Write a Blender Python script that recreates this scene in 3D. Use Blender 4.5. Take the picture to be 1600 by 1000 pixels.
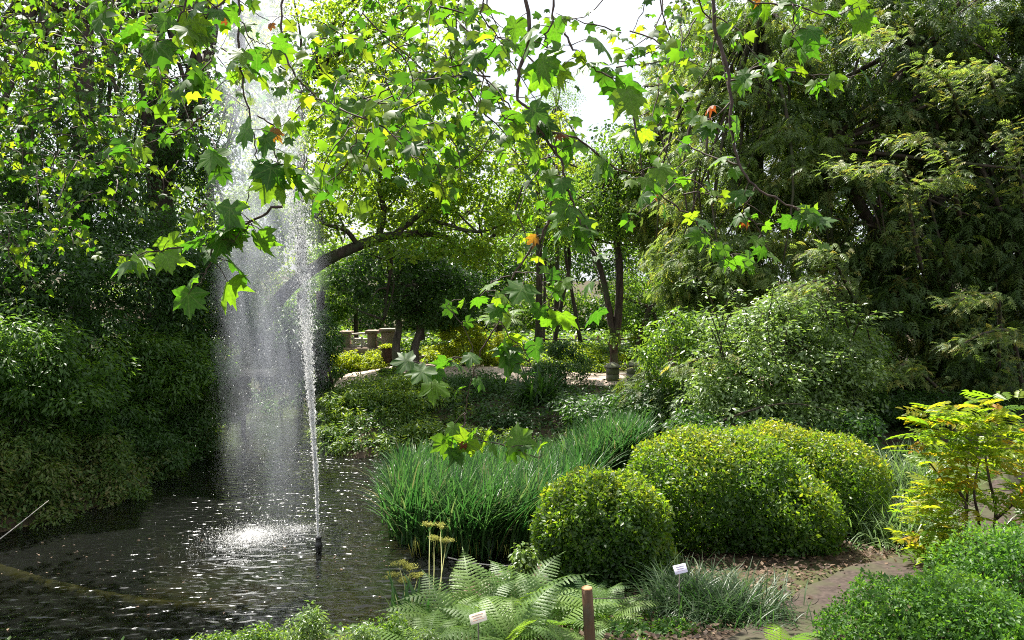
import bpy, math
import numpy as np
from mathutils import Vector, Matrix, Euler

# ------------------------------------------------------------------ camera, light, exposure
scene = bpy.context.scene
for o in list(bpy.data.objects):
    bpy.data.objects.remove(o)
COL = scene.collection
CZ, F, HOR = 3.0, 1209.0, 440.0
PITCH = math.atan((500 - HOR) / F)
cd = bpy.data.cameras.new('camera'); cam = bpy.data.objects.new('camera', cd); COL.objects.link(cam)
cd.sensor_width = 36; cd.lens = 36 * F / 1600; cd.clip_start = 0.05; cd.clip_end = 2000
cam.location = (0, 0, CZ); cam.rotation_euler = (math.radians(90) - PITCH, 0, 0)
scene.camera = cam

SUN_EL, SUN_AZ = math.radians(58), math.radians(-32)      # azimuth from +Y, negative = left
w = bpy.data.worlds.new('World'); scene.world = w; w.use_nodes = True
nt = w.node_tree; nt.nodes.clear()
sky = nt.nodes.new('ShaderNodeTexSky'); sky.sky_type = 'NISHITA'; sky.sun_disc = False
sky.sun_elevation = SUN_EL; sky.sun_rotation = SUN_AZ % (2 * math.pi); sky.dust_density = 3.0; sky.air_density = 1.2
tc = nt.nodes.new('ShaderNodeTexCoord'); nz = nt.nodes.new('ShaderNodeTexNoise')
nz.inputs['Scale'].default_value = 2.2; nz.inputs['Detail'].default_value = 5
rp = nt.nodes.new('ShaderNodeValToRGB'); rp.color_ramp.elements[0].position = .30; rp.color_ramp.elements[1].position = .52
rp.color_ramp.elements[0].color = (.35, .35, .35, 1); rp.color_ramp.elements[1].color = (1, 1, 1, 1)
mx = nt.nodes.new('ShaderNodeMix'); mx.data_type = 'RGBA'; mx.inputs[7].default_value = (8.2, 8.6, 9.3, 1)
bg = nt.nodes.new('ShaderNodeBackground'); bg.inputs['Strength'].default_value = 0.052
wo = nt.nodes.new('ShaderNodeOutputWorld')
L = nt.links.new
L(tc.outputs['Generated'], nz.inputs['Vector']); L(nz.outputs['Fac'], rp.inputs['Fac']); L(rp.outputs['Color'], mx.inputs[0])
L(sky.outputs[0], mx.inputs[6]); L(mx.outputs[2], bg.inputs['Color']); L(bg.outputs[0], wo.inputs[0])
sd_ = bpy.data.lights.new('sun', 'SUN'); sd_.energy = 5.0; sd_.angle = math.radians(.5); sd_.color = (1, .95, .86)
sun = bpy.data.objects.new('sun', sd_); COL.objects.link(sun)
TOSUN = Vector((math.sin(SUN_AZ) * math.cos(SUN_EL), math.cos(SUN_AZ) * math.cos(SUN_EL), math.sin(SUN_EL)))
sun.rotation_euler = TOSUN.to_track_quat('Z', 'Y').to_euler()
vs = scene.view_settings; vs.view_transform = 'Standard'; vs.look = 'None'; vs.gamma = 1; vs.use_curve_mapping = False
vs.exposure = 1.6
cy = scene.cycles
cy.max_bounces = 8; cy.diffuse_bounces = 3; cy.glossy_bounces = 3; cy.transmission_bounces = 4; cy.transparent_max_bounces = 8
cy.filter_width = 1.05; cy.volume_bounces = 0; cy.sample_clamp_indirect = 3.0; cy.sample_clamp_direct = 2.5; cy.blur_glossy = 1.0; cy.use_denoising = False; cy.use_adaptive_sampling = False; cy.caustics_reflective = False

rng = np.random.default_rng(11)
U = rng.uniform

# ------------------------------------------------------------------ pixel -> world
cp, sp = math.cos(PITCH), math.sin(PITCH)
def ray(px, py):
    u = (px - 800) / F; v = -(py - 500) / F
    return np.array([u, cp + v * sp, -sp + v * cp])
def at(px, py, d):
    r = ray(px, py); return r * (d / r[1]) + np.array([0, 0, CZ])
def onz(px, py, z=0.0):
    r = ray(px, py); return r * ((z - CZ) / r[2]) + np.array([0, 0, CZ])

# ------------------------------------------------------------------ terrain height
shore_px = [(-420, 880), (-150, 845), (0, 832), (100, 806), (200, 778), (245, 742), (300, 702), (345, 668), (380, 646), (375, 628), (300, 612), (330, 604), (470, 612), (492, 655),
            (498, 702), (560, 716), (690, 701), (860, 715), (900, 800), (850, 880), (800, 902), (720, 935), (640, 985), (560, 1018), (300, 1035), (-100, 1035), (-700, 1020)]
POND = np.array([onz(a, b)[:2] for a, b in shore_px])
def sdist(x, y):
    x = np.asarray(x, float); y = np.asarray(y, float)
    A = POND; B = np.roll(POND, -1, 0)
    d2 = np.full(x.shape, 1e9); inside = np.zeros(x.shape, bool)
    for (ax, ay), (bx, by) in zip(A, B):
        ex, ey = bx - ax, by - ay
        t = np.clip(((x - ax) * ex + (y - ay) * ey) / (ex * ex + ey * ey), 0, 1)
        d2 = np.minimum(d2, (x - ax - t * ex) ** 2 + (y - ay - t * ey) ** 2)
        c = ((ay > y) != (by > y))
        xi = ax + (y - ay) / (by - ay if abs(by - ay) > 1e-9 else 1e-9) * ex
        inside ^= c & (x < xi)
    return np.where(inside, -np.sqrt(d2), np.sqrt(d2))
def hgt(x, y):
    x = np.asarray(x, float); y = np.asarray(y, float)
    s = sdist(x, y)
    B = np.interp(y, [-20, 0, 2, 5, 7, 12, 16, 20, 40, 80], [1.6, 1.4, 1.3, .72, .55, .6, .8, .85, 1.2, 2.5])
    B = B + np.where(x < -5.5, np.clip((-5.5 - x) * .28, 0, 1.6), 0) + np.where((x > 5) & (y > 9), np.clip((x - 5) * .10, 0, .6), 0)
    B = B + .05 * np.sin(x * 1.7 + y * .6) * np.sin(y * 1.3 - x * .4)
    out = B * (1 - np.exp(-np.maximum(s, 0) / .7)) + .02
    return np.where(s > 0, out, np.maximum(-.75, s * .55))
def hz(x, y): return float(hgt(np.array([x]), np.array([y]))[0])
def ghit(px, py, lo=2.5):
    ys = np.arange(lo, 60, .04); r = ray(px, py); k = ys / r[1]
    X = r[0] * k; Z = CZ + r[2] * k; H = hgt(X, ys)
    i = np.argmax(Z < H); return np.array([X[i], ys[i], H[i]])

# ------------------------------------------------------------------ materials
MATS = {}
def newmat(name):
    m = bpy.data.materials.new(name); m.use_nodes = True; n = m.node_tree; n.nodes.clear(); MATS[name] = m
    return m, n, n.nodes.new, n.links.new
def ramp(N, cols):
    r = N('ShaderNodeValToRGB'); e = r.color_ramp.elements
    while len(e) < len(cols): e.new(.5)
    for i, c in enumerate(cols):
        e[i].position = i / max(1, len(cols) - 1) if len(c) == 3 else c[3]
        e[i].color = (c[0], c[1], c[2], 1)
    return r
def leafmat(name, cols, tcols, tfac=.42, rough=.4, spec=.5, objrand=False, veins=False):
    m, n, N, K = newmat(name)
    if objrand: src = N('ShaderNodeObjectInfo').outputs['Random']
    else:
        a = N('ShaderNodeAttribute'); a.attribute_name = 'rnd'; src = a.outputs['Fac']
    r1, r2 = ramp(N, cols), ramp(N, tcols)
    K(src, r1.inputs[0]); K(src, r2.inputs[0])
    c1, c2 = r1.outputs[0], r2.outputs[0]
    if veins:
        t = N('ShaderNodeTexCoord'); s = N('ShaderNodeSeparateXYZ'); K(t.outputs['Object'], s.inputs[0])
        at2 = N('ShaderNodeMath'); at2.operation = 'ARCTAN2'
        ax = N('ShaderNodeMath'); ax.operation = 'ABSOLUTE'; K(s.outputs[0], ax.inputs[0])
        K(ax.outputs[0], at2.inputs[0]); K(s.outputs[1], at2.inputs[1])
        prev = None
        for ang in (0, .82, 1.75):
            d = N('ShaderNodeMath'); d.operation = 'SUBTRACT'; K(at2.outputs[0], d.inputs[0]); d.inputs[1].default_value = ang
            b = N('ShaderNodeMath'); b.operation = 'ABSOLUTE'; K(d.outputs[0], b.inputs[0])
            if prev is None: prev = b.outputs[0]
            else:
                mn = N('ShaderNodeMath'); mn.operation = 'MINIMUM'; K(prev, mn.inputs[0]); K(b.outputs[0], mn.inputs[1]); prev = mn.outputs[0]
        ln = N('ShaderNodeVectorMath'); ln.operation = 'LENGTH'; K(t.outputs['Object'], ln.inputs[0])
        mu = N('ShaderNodeMath'); mu.operation = 'MULTIPLY'; K(prev, mu.inputs[0]); K(ln.outputs['Value'], mu.inputs[1])
        mr = N('ShaderNodeMapRange'); K(mu.outputs[0], mr.inputs[0]); mr.inputs[1].default_value = .004; mr.inputs[2].default_value = .03
        mr.inputs[3].default_value = .55; mr.inputs[4].default_value = 0
        nz = N('ShaderNodeTexNoise'); nz.inputs['Scale'].default_value = 9; K(t.outputs['Object'], nz.inputs['Vector'])
        outs = []
        for c, vc in ((c1, (.17, .24, .07, 1)), (c2, (.16, .30, .03, 1))):
            x = N('ShaderNodeMix'); x.data_type = 'RGBA'; K(mr.outputs[0], x.inputs[0]); K(c, x.inputs[6]); x.inputs[7].default_value = vc
            h = N('ShaderNodeHueSaturation'); K(x.outputs[2], h.inputs['Color'])
            v = N('ShaderNodeMapRange'); K(nz.outputs[0], v.inputs[0]); v.inputs[1].default_value = .3; v.inputs[2].default_value = .7; v.inputs[3].default_value = .75; v.inputs[4].default_value = 1.2
            K(v.outputs[0], h.inputs['Value']); outs.append(h.outputs[0])
        c1, c2 = outs
    p = N('ShaderNodeBsdfPrincipled'); p.inputs['Roughness'].default_value = rough; p.inputs['Specular IOR Level'].default_value = spec
    K(c1, p.inputs['Base Color'])
    t = N('ShaderNodeBsdfTranslucent'); K(c2, t.inputs['Color'])
    mx = N('ShaderNodeMixShader'); mx.inputs[0].default_value = tfac; K(p.outputs[0], mx.inputs[1]); K(t.outputs[0], mx.inputs[2])
    o = N('ShaderNodeOutputMaterial'); K(mx.outputs[0], o.inputs[0])
    return m
def solidmat(name, c1, c2, scale=8, rough=.8, spec=.3, bump=.3, stretch=(1, 1, 1), c3=None, s3=2.0, detail=8, bdist=.02):
    m, n, N, K = newmat(name)
    t = N('ShaderNodeTexCoord'); mp = N('ShaderNodeMapping'); mp.inputs['Scale'].default_value = stretch; K(t.outputs['Object'], mp.inputs[0])
    z = N('ShaderNodeTexNoise'); z.inputs['Scale'].default_value = scale; z.inputs['Detail'].default_value = detail; K(mp.outputs[0], z.inputs['Vector'])
    r = ramp(N, [(*c1, .32), (*c2, .68)]); K(z.outputs['Fac'], r.inputs[0]); c = r.outputs[0]
    if c3:
        z2 = N('ShaderNodeTexNoise'); z2.inputs['Scale'].default_value = s3; z2.inputs['Detail'].default_value = 5; K(t.outputs['Object'], z2.inputs['Vector'])
        r2 = ramp(N, [(0, 0, 0, .46), (1, 1, 1, .62)]); K(z2.outputs['Fac'], r2.inputs[0])
        x = N('ShaderNodeMix'); x.data_type = 'RGBA'; K(r2.outputs[0], x.inputs[0]); K(c, x.inputs[6]); x.inputs[7].default_value = (*c3, 1); c = x.outputs[2]
    p = N('ShaderNodeBsdfPrincipled'); p.inputs['Roughness'].default_value = rough; p.inputs['Specular IOR Level'].default_value = spec; K(c, p.inputs['Base Color'])
    b = N('ShaderNodeBump'); b.inputs['Strength'].default_value = bump; b.inputs['Distance'].default_value = bdist; K(z.outputs['Fac'], b.inputs['Height']); K(b.outputs[0], p.inputs['Normal'])
    o = N('ShaderNodeOutputMaterial'); K(p.outputs[0], o.inputs[0])
    return m

M = {}
M['plane'] = leafmat('plane_leaf', [(.03, .075, .014), (.05, .115, .018), (.08, .15, .02)], [(.07, .24, .01), (.17, .43, .012), (.38, .60, .015)], .46, .5, .25, objrand=True, veins=True)
M['plane_brown'] = leafmat('dead_leaf', [(.10, .03, .015), (.16, .05, .02), (.22, .10, .02)], [(.24, .04, .01), (.36, .08, .015), (.5, .28, .02)], .35, .6, .3, objrand=True, veins=True)
M['plane_far'] = leafmat('far_plane_leaf', [(.03, .07, .012), (.05, .11, .016), (.10, .16, .02)], [(.07, .24, .01), (.18, .42, .012), (.48, .64, .02)], .46, .5, .25)
M['bright'] = leafmat('bright_leaf', [(.05, .105, .018), (.08, .15, .02), (.12, .18, .024)], [(.24, .46, .02), (.38, .58, .02), (.52, .62, .03)], .5, .5, .3)
M['mid'] = leafmat('mid_green_leaf', [(.04, .09, .018), (.06, .12, .022), (.085, .15, .028)], [(.16, .34, .03), (.26, .46, .03), (.36, .5, .035)], .42, .42, .35)
M['dark'] = leafmat('dark_evergreen_leaf', [(.020, .050, .014), (.032, .072, .018), (.05, .10, .024)], [(.07, .20, .02), (.11, .27, .02), (.14, .3, .03)], .3, .42, .3)
M['ivybank'] = leafmat('ivy_leaf', [(.04, .085, .02), (.06, .11, .025), (.10, .14, .035), (.15, .13, .05)], [(.14, .3, .02), (.2, .38, .03), (.28, .4, .04), (.32, .26, .06)], .35, .45, .3)
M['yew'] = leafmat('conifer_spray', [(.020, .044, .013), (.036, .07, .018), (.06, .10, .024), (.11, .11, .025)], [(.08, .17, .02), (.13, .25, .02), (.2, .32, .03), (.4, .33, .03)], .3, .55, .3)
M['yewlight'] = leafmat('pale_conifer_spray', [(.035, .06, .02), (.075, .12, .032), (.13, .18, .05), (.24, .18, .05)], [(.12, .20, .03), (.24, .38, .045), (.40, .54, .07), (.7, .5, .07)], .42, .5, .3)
M['elder'] = leafmat('pale_shrub_leaf', [(.075, .13, .04), (.11, .17, .055), (.15, .21, .08)], [(.2, .38, .05), (.3, .48, .06), (.38, .52, .08)], .35, .36, .6)
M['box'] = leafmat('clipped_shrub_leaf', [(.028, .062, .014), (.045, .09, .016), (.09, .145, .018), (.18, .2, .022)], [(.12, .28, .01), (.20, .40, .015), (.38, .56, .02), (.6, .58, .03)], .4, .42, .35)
M['hebe'] = leafmat('small_leaf_green', [(.03, .075, .016), (.05, .12, .022), (.09, .17, .03)], [(.10, .28, .02), (.17, .4, .025), (.28, .5, .03)], .38, .45, .25)
M['reed'] = leafmat('reed_blade', [(.016, .052, .014, 0), (.034, .09, .022, .4), (.075, .145, .045, .93), (.2, .18, .09, 1.0)], [(.04, .16, .025, 0), (.07, .23, .035, .4), (.14, .30, .06, .93), (.3, .28, .1, 1.0)], .32, .42, .35)
M['sedge'] = leafmat('sedge_blade', [(.018, .042, .014), (.03, .065, .02), (.055, .09, .03)], [(.04, .13, .02), (.07, .18, .03), (.1, .22, .04)], .3, .45, .35)
M['silver'] = leafmat('pale_sedge_blade', [(.08, .13, .05), (.11, .17, .07), (.14, .2, .08)], [(.16, .3, .06), (.22, .38, .08), (.28, .42, .09)], .35, .4, .5)
M['fern'] = leafmat('fern_frond', [(.075, .14, .028), (.10, .175, .036), (.13, .20, .045)], [(.18, .38, .03), (.26, .48, .035), (.34, .52, .04)], .4, .5, .4, objrand=True)
M['fern_dark'] = leafmat('dark_fern_frond', [(.03, .08, .02), (.045, .10, .025)], [(.08, .24, .02), (.12, .3, .03)], .35, .5, .4, objrand=True)
M['lime'] = leafmat('lime_leaf', [(.12, .17, .015), (.16, .21, .02), (.2, .23, .02)], [(.4, .55, .02), (.52, .62, .02), (.62, .62, .03)], .5, .5, .3)
M['gold'] = leafmat('golden_leaf', [(.07, .14, .012, 0), (.12, .18, .012, .4), (.17, .2, .014, .8), (.22, .19, .015, .93), (.28, .12, .015, 1.0)], [(.24, .46, .015, 0), (.42, .6, .015, .4), (.54, .64, .02, .8), (.64, .58, .02, .93), (.75, .28, .02, 1.0)], .5, .4, .4, objrand=True)
M['straw'] = leafmat('dry_flower', [(.24, .25, .06), (.34, .33, .08)], [(.4, .45, .08), (.5, .48, .1)], .3, .7, .2)
M['litter'] = leafmat('fallen_leaf', [(.035, .02, .014), (.06, .036, .022), (.10, .06, .038), (.2, .14, .09)], [(.1, .05, .02), (.15, .08, .03), (.2, .1, .04), (.3, .2, .1)], .15, .7, .3)
M['bark'] = solidmat('bark', (.025, .018, .013), (.075, .058, .045), 14, .9, .2, .8, (1, 1, .25), (.05, .06, .03), 3)
M['bark_pale'] = solidmat('grey_bark', (.05, .042, .035), (.13, .11, .09), 12, .9, .2, .6, (1, 1, .3), (.07, .08, .04), 3)
M['twig'] = solidmat('twig', (.035, .022, .02), (.08, .055, .045), 30, .7, .3, .3)
M['petiole'] = solidmat('leaf_stalk', (.12, .14, .04), (.2, .2, .06), 30, .6, .3, .1)
M['stone'] = solidmat('mossy_stone', (.16, .145, .125), (.34, .31, .27), 7, .9, .25, .7, (1, 1, 1), (.09, .11, .045), 2.2)
M['pinkstone'] = solidmat('pinkish_stone', (.28, .2, .165), (.42, .32, .27), 6, .9, .25, .6, (1, 1, 1), (.2, .17, .13), 3)
M['woodwhite'] = solidmat('weathered_pale_wood', (.42, .38, .34), (.62, .58, .53), 12, .8, .3, .4)
M['post'] = solidmat('brown_post_wood', (.06, .035, .02), (.15, .085, .045), 40, .75, .3, .8, (1, 1, .08), (.09, .075, .05), 9)
M['posttop'] = solidmat('cut_wood_end', (.34, .18, .09), (.46, .26, .13), 30, .8, .3, .2)
M['stump'] = solidmat('stump_bark', (.03, .02, .014), (.09, .06, .04), 10, .95, .2, .9, (1, 1, .3))
M['ground'] = solidmat('soil_and_moss', (.035, .024, .016), (.09, .065, .045), 5, .95, .2, .8, (1, 1, 1), (.05, .06, .02), 1.1, bdist=.04)
M['path'] = solidmat('trodden_earth_path', (.035, .026, .022), (.075, .056, .047), 26, .95, .2, .5, (1, 1, 1), (.055, .055, .03), 3)
M['farpath'] = solidmat('pale_gravel_path', (.42, .33, .27), (.56, .46, .39), 18, .95, .2, .5, (1, 1, 1), (.36, .28, .22), 1.4)
M['bed'] = solidmat('pond_silt', (.022, .022, .012), (.05, .045, .022), 3, .9, .2, .3)
M['ledge'] = solidmat('submerged_ledge', (.075, .06, .025), (.15, .12, .05), 5, .9, .2, .3)
M['black'] = solidmat('black_nozzle', (.012, .012, .012), (.03, .03, .03), 20, .4, .5, .1)
M['tagwhite'] = solidmat('label_plate', (.62, .58, .72), (.72, .68, .82), 3, .35, .5, 0)
M['tagcream'] = solidmat('cream_label_plate', (.68, .62, .5), (.78, .72, .6), 3, .35, .5, 0)
M['print'] = solidmat('label_print', (.25, .2, .25), (.35, .3, .35), 60, .6, .3, 0)
M['orange'] = solidmat('orange_print', (.6, .3, .2), (.65, .35, .22), 60, .6, .3, 0)
M['wire'] = solidmat('wire', (.10, .085, .07), (.16, .14, .12), 30, .6, .5, 0)

def watermat():
    m, n, N, K = newmat('pond_water')
    g = N('ShaderNodeTexCoord')
    def noise(scale, sx, sy, det):
        mp = N('ShaderNodeMapping'); mp.inputs['Scale'].default_value = (sx, sy, 1); K(g.outputs['Object'], mp.inputs[0])
        z = N('ShaderNodeTexNoise'); z.inputs['Scale'].default_value = scale; z.inputs['Detail'].default_value = det; z.inputs['Roughness'].default_value = .55; K(mp.outputs[0], z.inputs['Vector']); return z.outputs['Fac']
    a = noise(5.0, 1, 1.8, 1.2); b = noise(15, 1, 1.2, 0)
    # rings spreading from where the spray lands
    sp = onz(388, 838)
    v = N('ShaderNodeVectorMath'); v.operation = 'DISTANCE'; K(g.outputs['Object'], v.inputs[0]); v.inputs[1].default_value = (sp[0] + .35, sp[1], 0)
    dst = N('ShaderNodeMath'); dst.operation = 'MULTIPLY_ADD'; K(a, dst.inputs[0]); dst.inputs[1].default_value = .22; K(v.outputs['Value'], dst.inputs[2])
    s = N('ShaderNodeMath'); s.operation = 'MULTIPLY'; K(dst.outputs[0], s.inputs[0]); s.inputs[1].default_value = 34
    si = N('ShaderNodeMath'); si.operation = 'SINE'; K(s.outputs[0], si.inputs[0])
    fall = N('ShaderNodeMapRange'); K(v.outputs['Value'], fall.inputs[0]); fall.inputs[1].default_value = .5; fall.inputs[2].default_value = 5.5; fall.inputs[3].default_value = .06; fall.inputs[4].default_value = .0
    rg = N('ShaderNodeMath'); rg.operation = 'MULTIPLY'; K(si.outputs[0], rg.inputs[0]); K(fall.outputs[0], rg.inputs[1])
    amp = N('ShaderNodeMapRange'); K(v.outputs['Value'], amp.inputs[0]); amp.inputs[1].default_value = .6; amp.inputs[2].default_value = 7; amp.inputs[3].default_value = 1.4; amp.inputs[4].default_value = .5
    sx = N('ShaderNodeSeparateXYZ'); K(g.outputs['Object'], sx.inputs[0]); fy = N('ShaderNodeMapRange'); K(sx.outputs[1], fy.inputs[0]); fy.inputs[1].default_value = 9.6; fy.inputs[2].default_value = 11.5; fy.inputs[3].default_value = 1.7; fy.inputs[4].default_value = 3.0
    fx = N('ShaderNodeMapRange'); K(sx.outputs[0], fx.inputs[0]); fx.inputs[1].default_value = -5.2; fx.inputs[2].default_value = -4.0; fx.inputs[3].default_value = 0; fx.inputs[4].default_value = 1
    fm = N('ShaderNodeMix'); K(fx.outputs[0], fm.inputs[0]); fm.inputs[2].default_value = 1; K(fy.outputs[0], fm.inputs[3])
    am = N('ShaderNodeMath'); am.operation = 'MULTIPLY'; K(amp.outputs[0], am.inputs[0]); K(fm.outputs[0], am.inputs[1])
    s1 = N('ShaderNodeMath'); s1.operation = 'MULTIPLY'; K(a, s1.inputs[0]); K(am.outputs[0], s1.inputs[1])
    s2 = N('ShaderNodeMath'); s2.operation = 'MULTIPLY_ADD'; K(b, s2.inputs[0]); s2.inputs[1].default_value = .13; K(s1.outputs[0], s2.inputs[2])
    b2 = noise(3.2, .6, 2.4, 1); fm1 = N('ShaderNodeMath'); fm1.operation = 'SUBTRACT'; K(fm.outputs[0], fm1.inputs[0]); fm1.inputs[1].default_value = 1.2
    w2 = N('ShaderNodeMath'); w2.operation = 'MULTIPLY'; K(b2, w2.inputs[0]); K(fm1.outputs[0], w2.inputs[1]); w3 = N('ShaderNodeMath'); w3.operation = 'MULTIPLY_ADD'; K(w2.outputs[0], w3.inputs[0]); w3.inputs[1].default_value = 1.6; K(s2.outputs[0], w3.inputs[2]); s2 = w3
    s3 = N('ShaderNodeMath'); s3.operation = 'ADD'; K(s2.outputs[0], s3.inputs[0]); K(rg.outputs[0], s3.inputs[1])
    bu = N('ShaderNodeBump'); bu.inputs['Strength'].default_value = 1; bu.inputs['Distance'].default_value = .023; K(s3.outputs[0], bu.inputs['Height'])
    gl = N('ShaderNodeBsdfGlossy'); gl.inputs['Roughness'].default_value = .09; gl.inputs['Color'].default_value = (.95, .97, 1, 1); K(bu.outputs[0], gl.inputs['Normal'])
    tr = N('ShaderNodeBsdfTransparent'); tr.inputs['Color'].default_value = (.33, .36, .26, 1)
    fr = N('ShaderNodeFresnel'); fr.inputs['IOR'].default_value = 1.36; K(bu.outputs[0], fr.inputs['Normal'])
    mx = N('ShaderNodeMixShader'); K(fr.outputs[0], mx.inputs[0]); K(tr.outputs[0], mx.inputs[1]); K(gl.outputs[0], mx.inputs[2])
    mud = N('ShaderNodeBsdfDiffuse'); mud.inputs['Color'].default_value = (.06, .066, .06, 1); mm_ = N('ShaderNodeMixShader'); mm_.inputs[0].default_value = .07; K(tr.outputs[0], mm_.inputs[1]); K(mud.outputs[0], mm_.inputs[2]); K(mm_.outputs[0], mx.inputs[1])
    o = N('ShaderNodeOutputMaterial'); K(mx.outputs[0], o.inputs[0]); return m
M['water'] = watermat()
def dropmat():
    m, n, N, K = newmat('water_drop')
    p = N('ShaderNodeBsdfPrincipled'); p.inputs['Base Color'].default_value = (.95, .95, .95, 1); p.inputs['Roughness'].default_value = .15
    t = N('ShaderNodeBsdfTranslucent'); t.inputs['Color'].default_value = (.97, .97, .97, 1)
    r = N('ShaderNodeBsdfTransparent')
    a = N('ShaderNodeMixShader'); a.inputs[0].default_value = .5; K(p.outputs[0], a.inputs[1]); K(t.outputs[0], a.inputs[2])
    b = N('ShaderNodeMixShader'); b.inputs[0].default_value = .35; K(a.outputs[0], b.inputs[1]); K(r.outputs[0], b.inputs[2])
    o = N('ShaderNodeOutputMaterial'); K(b.outputs[0], o.inputs[0]); return m
M['drop'] = dropmat()
def mistmat():
    m, n, N, K = newmat('falling_mist')
    t = N('ShaderNodeTexCoord'); s = N('ShaderNodeSeparateXYZ'); K(t.outputs['Object'], s.inputs[0])
    def mth(op, a, b=None, clamp=False):
        x = N('ShaderNodeMath'); x.operation = op; x.use_clamp = clamp
        for i, q in enumerate((a, b)):
            if q is None: continue
            if isinstance(q, (int, float)): x.inputs[i].default_value = q
            else: K(q, x.inputs[i])
        return x.outputs[0]
    mr = N('ShaderNodeMapRange'); K(s.outputs[2], mr.inputs[0]); mr.inputs[1].default_value = 3.4; mr.inputs[2].default_value = 7.5; mr.inputs[3].default_value = .66; mr.inputs[4].default_value = .34
    cx = N('ShaderNodeMapRange'); K(s.outputs[2], cx.inputs[0]); cx.inputs[1].default_value = 3.0; cx.inputs[2].default_value = 7.0; cx.inputs[3].default_value = 0; cx.inputs[4].default_value = -.18
    wp = N('ShaderNodeMapping'); wp.inputs['Scale'].default_value = (1, 1, .9); K(t.outputs['Object'], wp.inputs[0]); wn = N('ShaderNodeTexNoise'); wn.inputs['Scale'].default_value = 1.7; wn.inputs['Detail'].default_value = 4; K(wp.outputs[0], wn.inputs['Vector'])
    wob = mth('MULTIPLY', mth('SUBTRACT', wn.outputs['Fac'], .5), .55)
    dx = mth('DIVIDE', mth('ADD', mth('SUBTRACT', s.outputs[0], cx.outputs[0]), wob), mr.outputs[0])
    dy = mth('DIVIDE', s.outputs[1], mr.outputs[0])
    r2 = mth('ADD', mth('MULTIPLY', dx, dx), mth('MULTIPLY', dy, dy))
    e = mth('SUBTRACT', 1.0, r2, True)
    mp = N('ShaderNodeMapping'); mp.inputs['Scale'].default_value = (3.2, 3.2, .6); K(t.outputs['Object'], mp.inputs[0])
    z = N('ShaderNodeTexNoise'); z.inputs['Scale'].default_value = 1.6; z.inputs['Detail'].default_value = 5; z.inputs['Distortion'].default_value = .6; K(mp.outputs[0], z.inputs['Vector'])
    zr = N('ShaderNodeMapRange'); K(z.outputs['Fac'], zr.inputs[0]); zr.inputs[1].default_value = .35; zr.inputs[2].default_value = .7; zr.inputs[3].default_value = .05; zr.inputs[4].default_value = 1.8
    zz = N('ShaderNodeMapRange'); K(s.outputs[2], zz.inputs[0]); zz.inputs[1].default_value = .3; zz.inputs[2].default_value = 4.6; zz.inputs[3].default_value = .06; zz.inputs[4].default_value = 1.0
    d = mth('MULTIPLY', mth('MULTIPLY', mth('MULTIPLY', e, e), zr.outputs[0]), mth('MULTIPLY', zz.outputs[0], 1.45))
    v = N('ShaderNodeVolumePrincipled'); v.inputs['Color'].default_value = (.84, .89, 1, 1); v.inputs['Anisotropy'].default_value = .35; K(d, v.inputs['Density'])
    o = N('ShaderNodeOutputMaterial'); K(v.outputs[0], o.inputs['Volume']); return m
M['mist'] = mistmat()

# ------------------------------------------------------------------ mesh helpers
def mesh_np(name, V, tris, mat, rnd=None, smooth=False):
    me = bpy.data.meshes.new(name)
    V = np.ascontiguousarray(V, np.float32); tris = np.ascontiguousarray(tris, np.int32); n = len(tris)
    me.vertices.add(len(V)); me.vertices.foreach_set('co', V.ravel())
    me.loops.add(n * 3); me.loops.foreach_set('vertex_index', tris.ravel())
    me.polygons.add(n); me.polygons.foreach_set('loop_start', np.arange(0, n * 3, 3, dtype=np.int32))
    try: me.polygons.foreach_set('loop_total', np.full(n, 3, np.int32))
    except Exception: pass
    if smooth: me.polygons.foreach_set('use_smooth', np.ones(n, bool))
    me.update(calc_edges=True)
    if rnd is not None:
        a = me.attributes.new('rnd', 'FLOAT', 'POINT'); a.data.foreach_set('value', np.ascontiguousarray(rnd, np.float32))
    if mat is not None: me.materials.append(mat)
    return me
def link(name, data, parent=None, **props):
    o = bpy.data.objects.new(name, data); COL.objects.link(o)
    if parent is not None:
        o.parent = parent; p = parent; off = Vector((0, 0, 0))
        while p is not None: off += p.location; p = p.parent
        if data is not None and not props.pop('local', False): o.location = -off      # meshes are authored in world space
    props.pop('local', None)
    for k, v in props.items(): o[k] = v
    return o
def thing(name, label, cat, loc=(0, 0, 0), group=None):
    o = bpy.data.objects.new(name, None); COL.objects.link(o); o.location = Vector(loc); o.empty_display_size = .2
    o['label'] = label; o['category'] = cat
    if group: o['group'] = group
    return o

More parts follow.
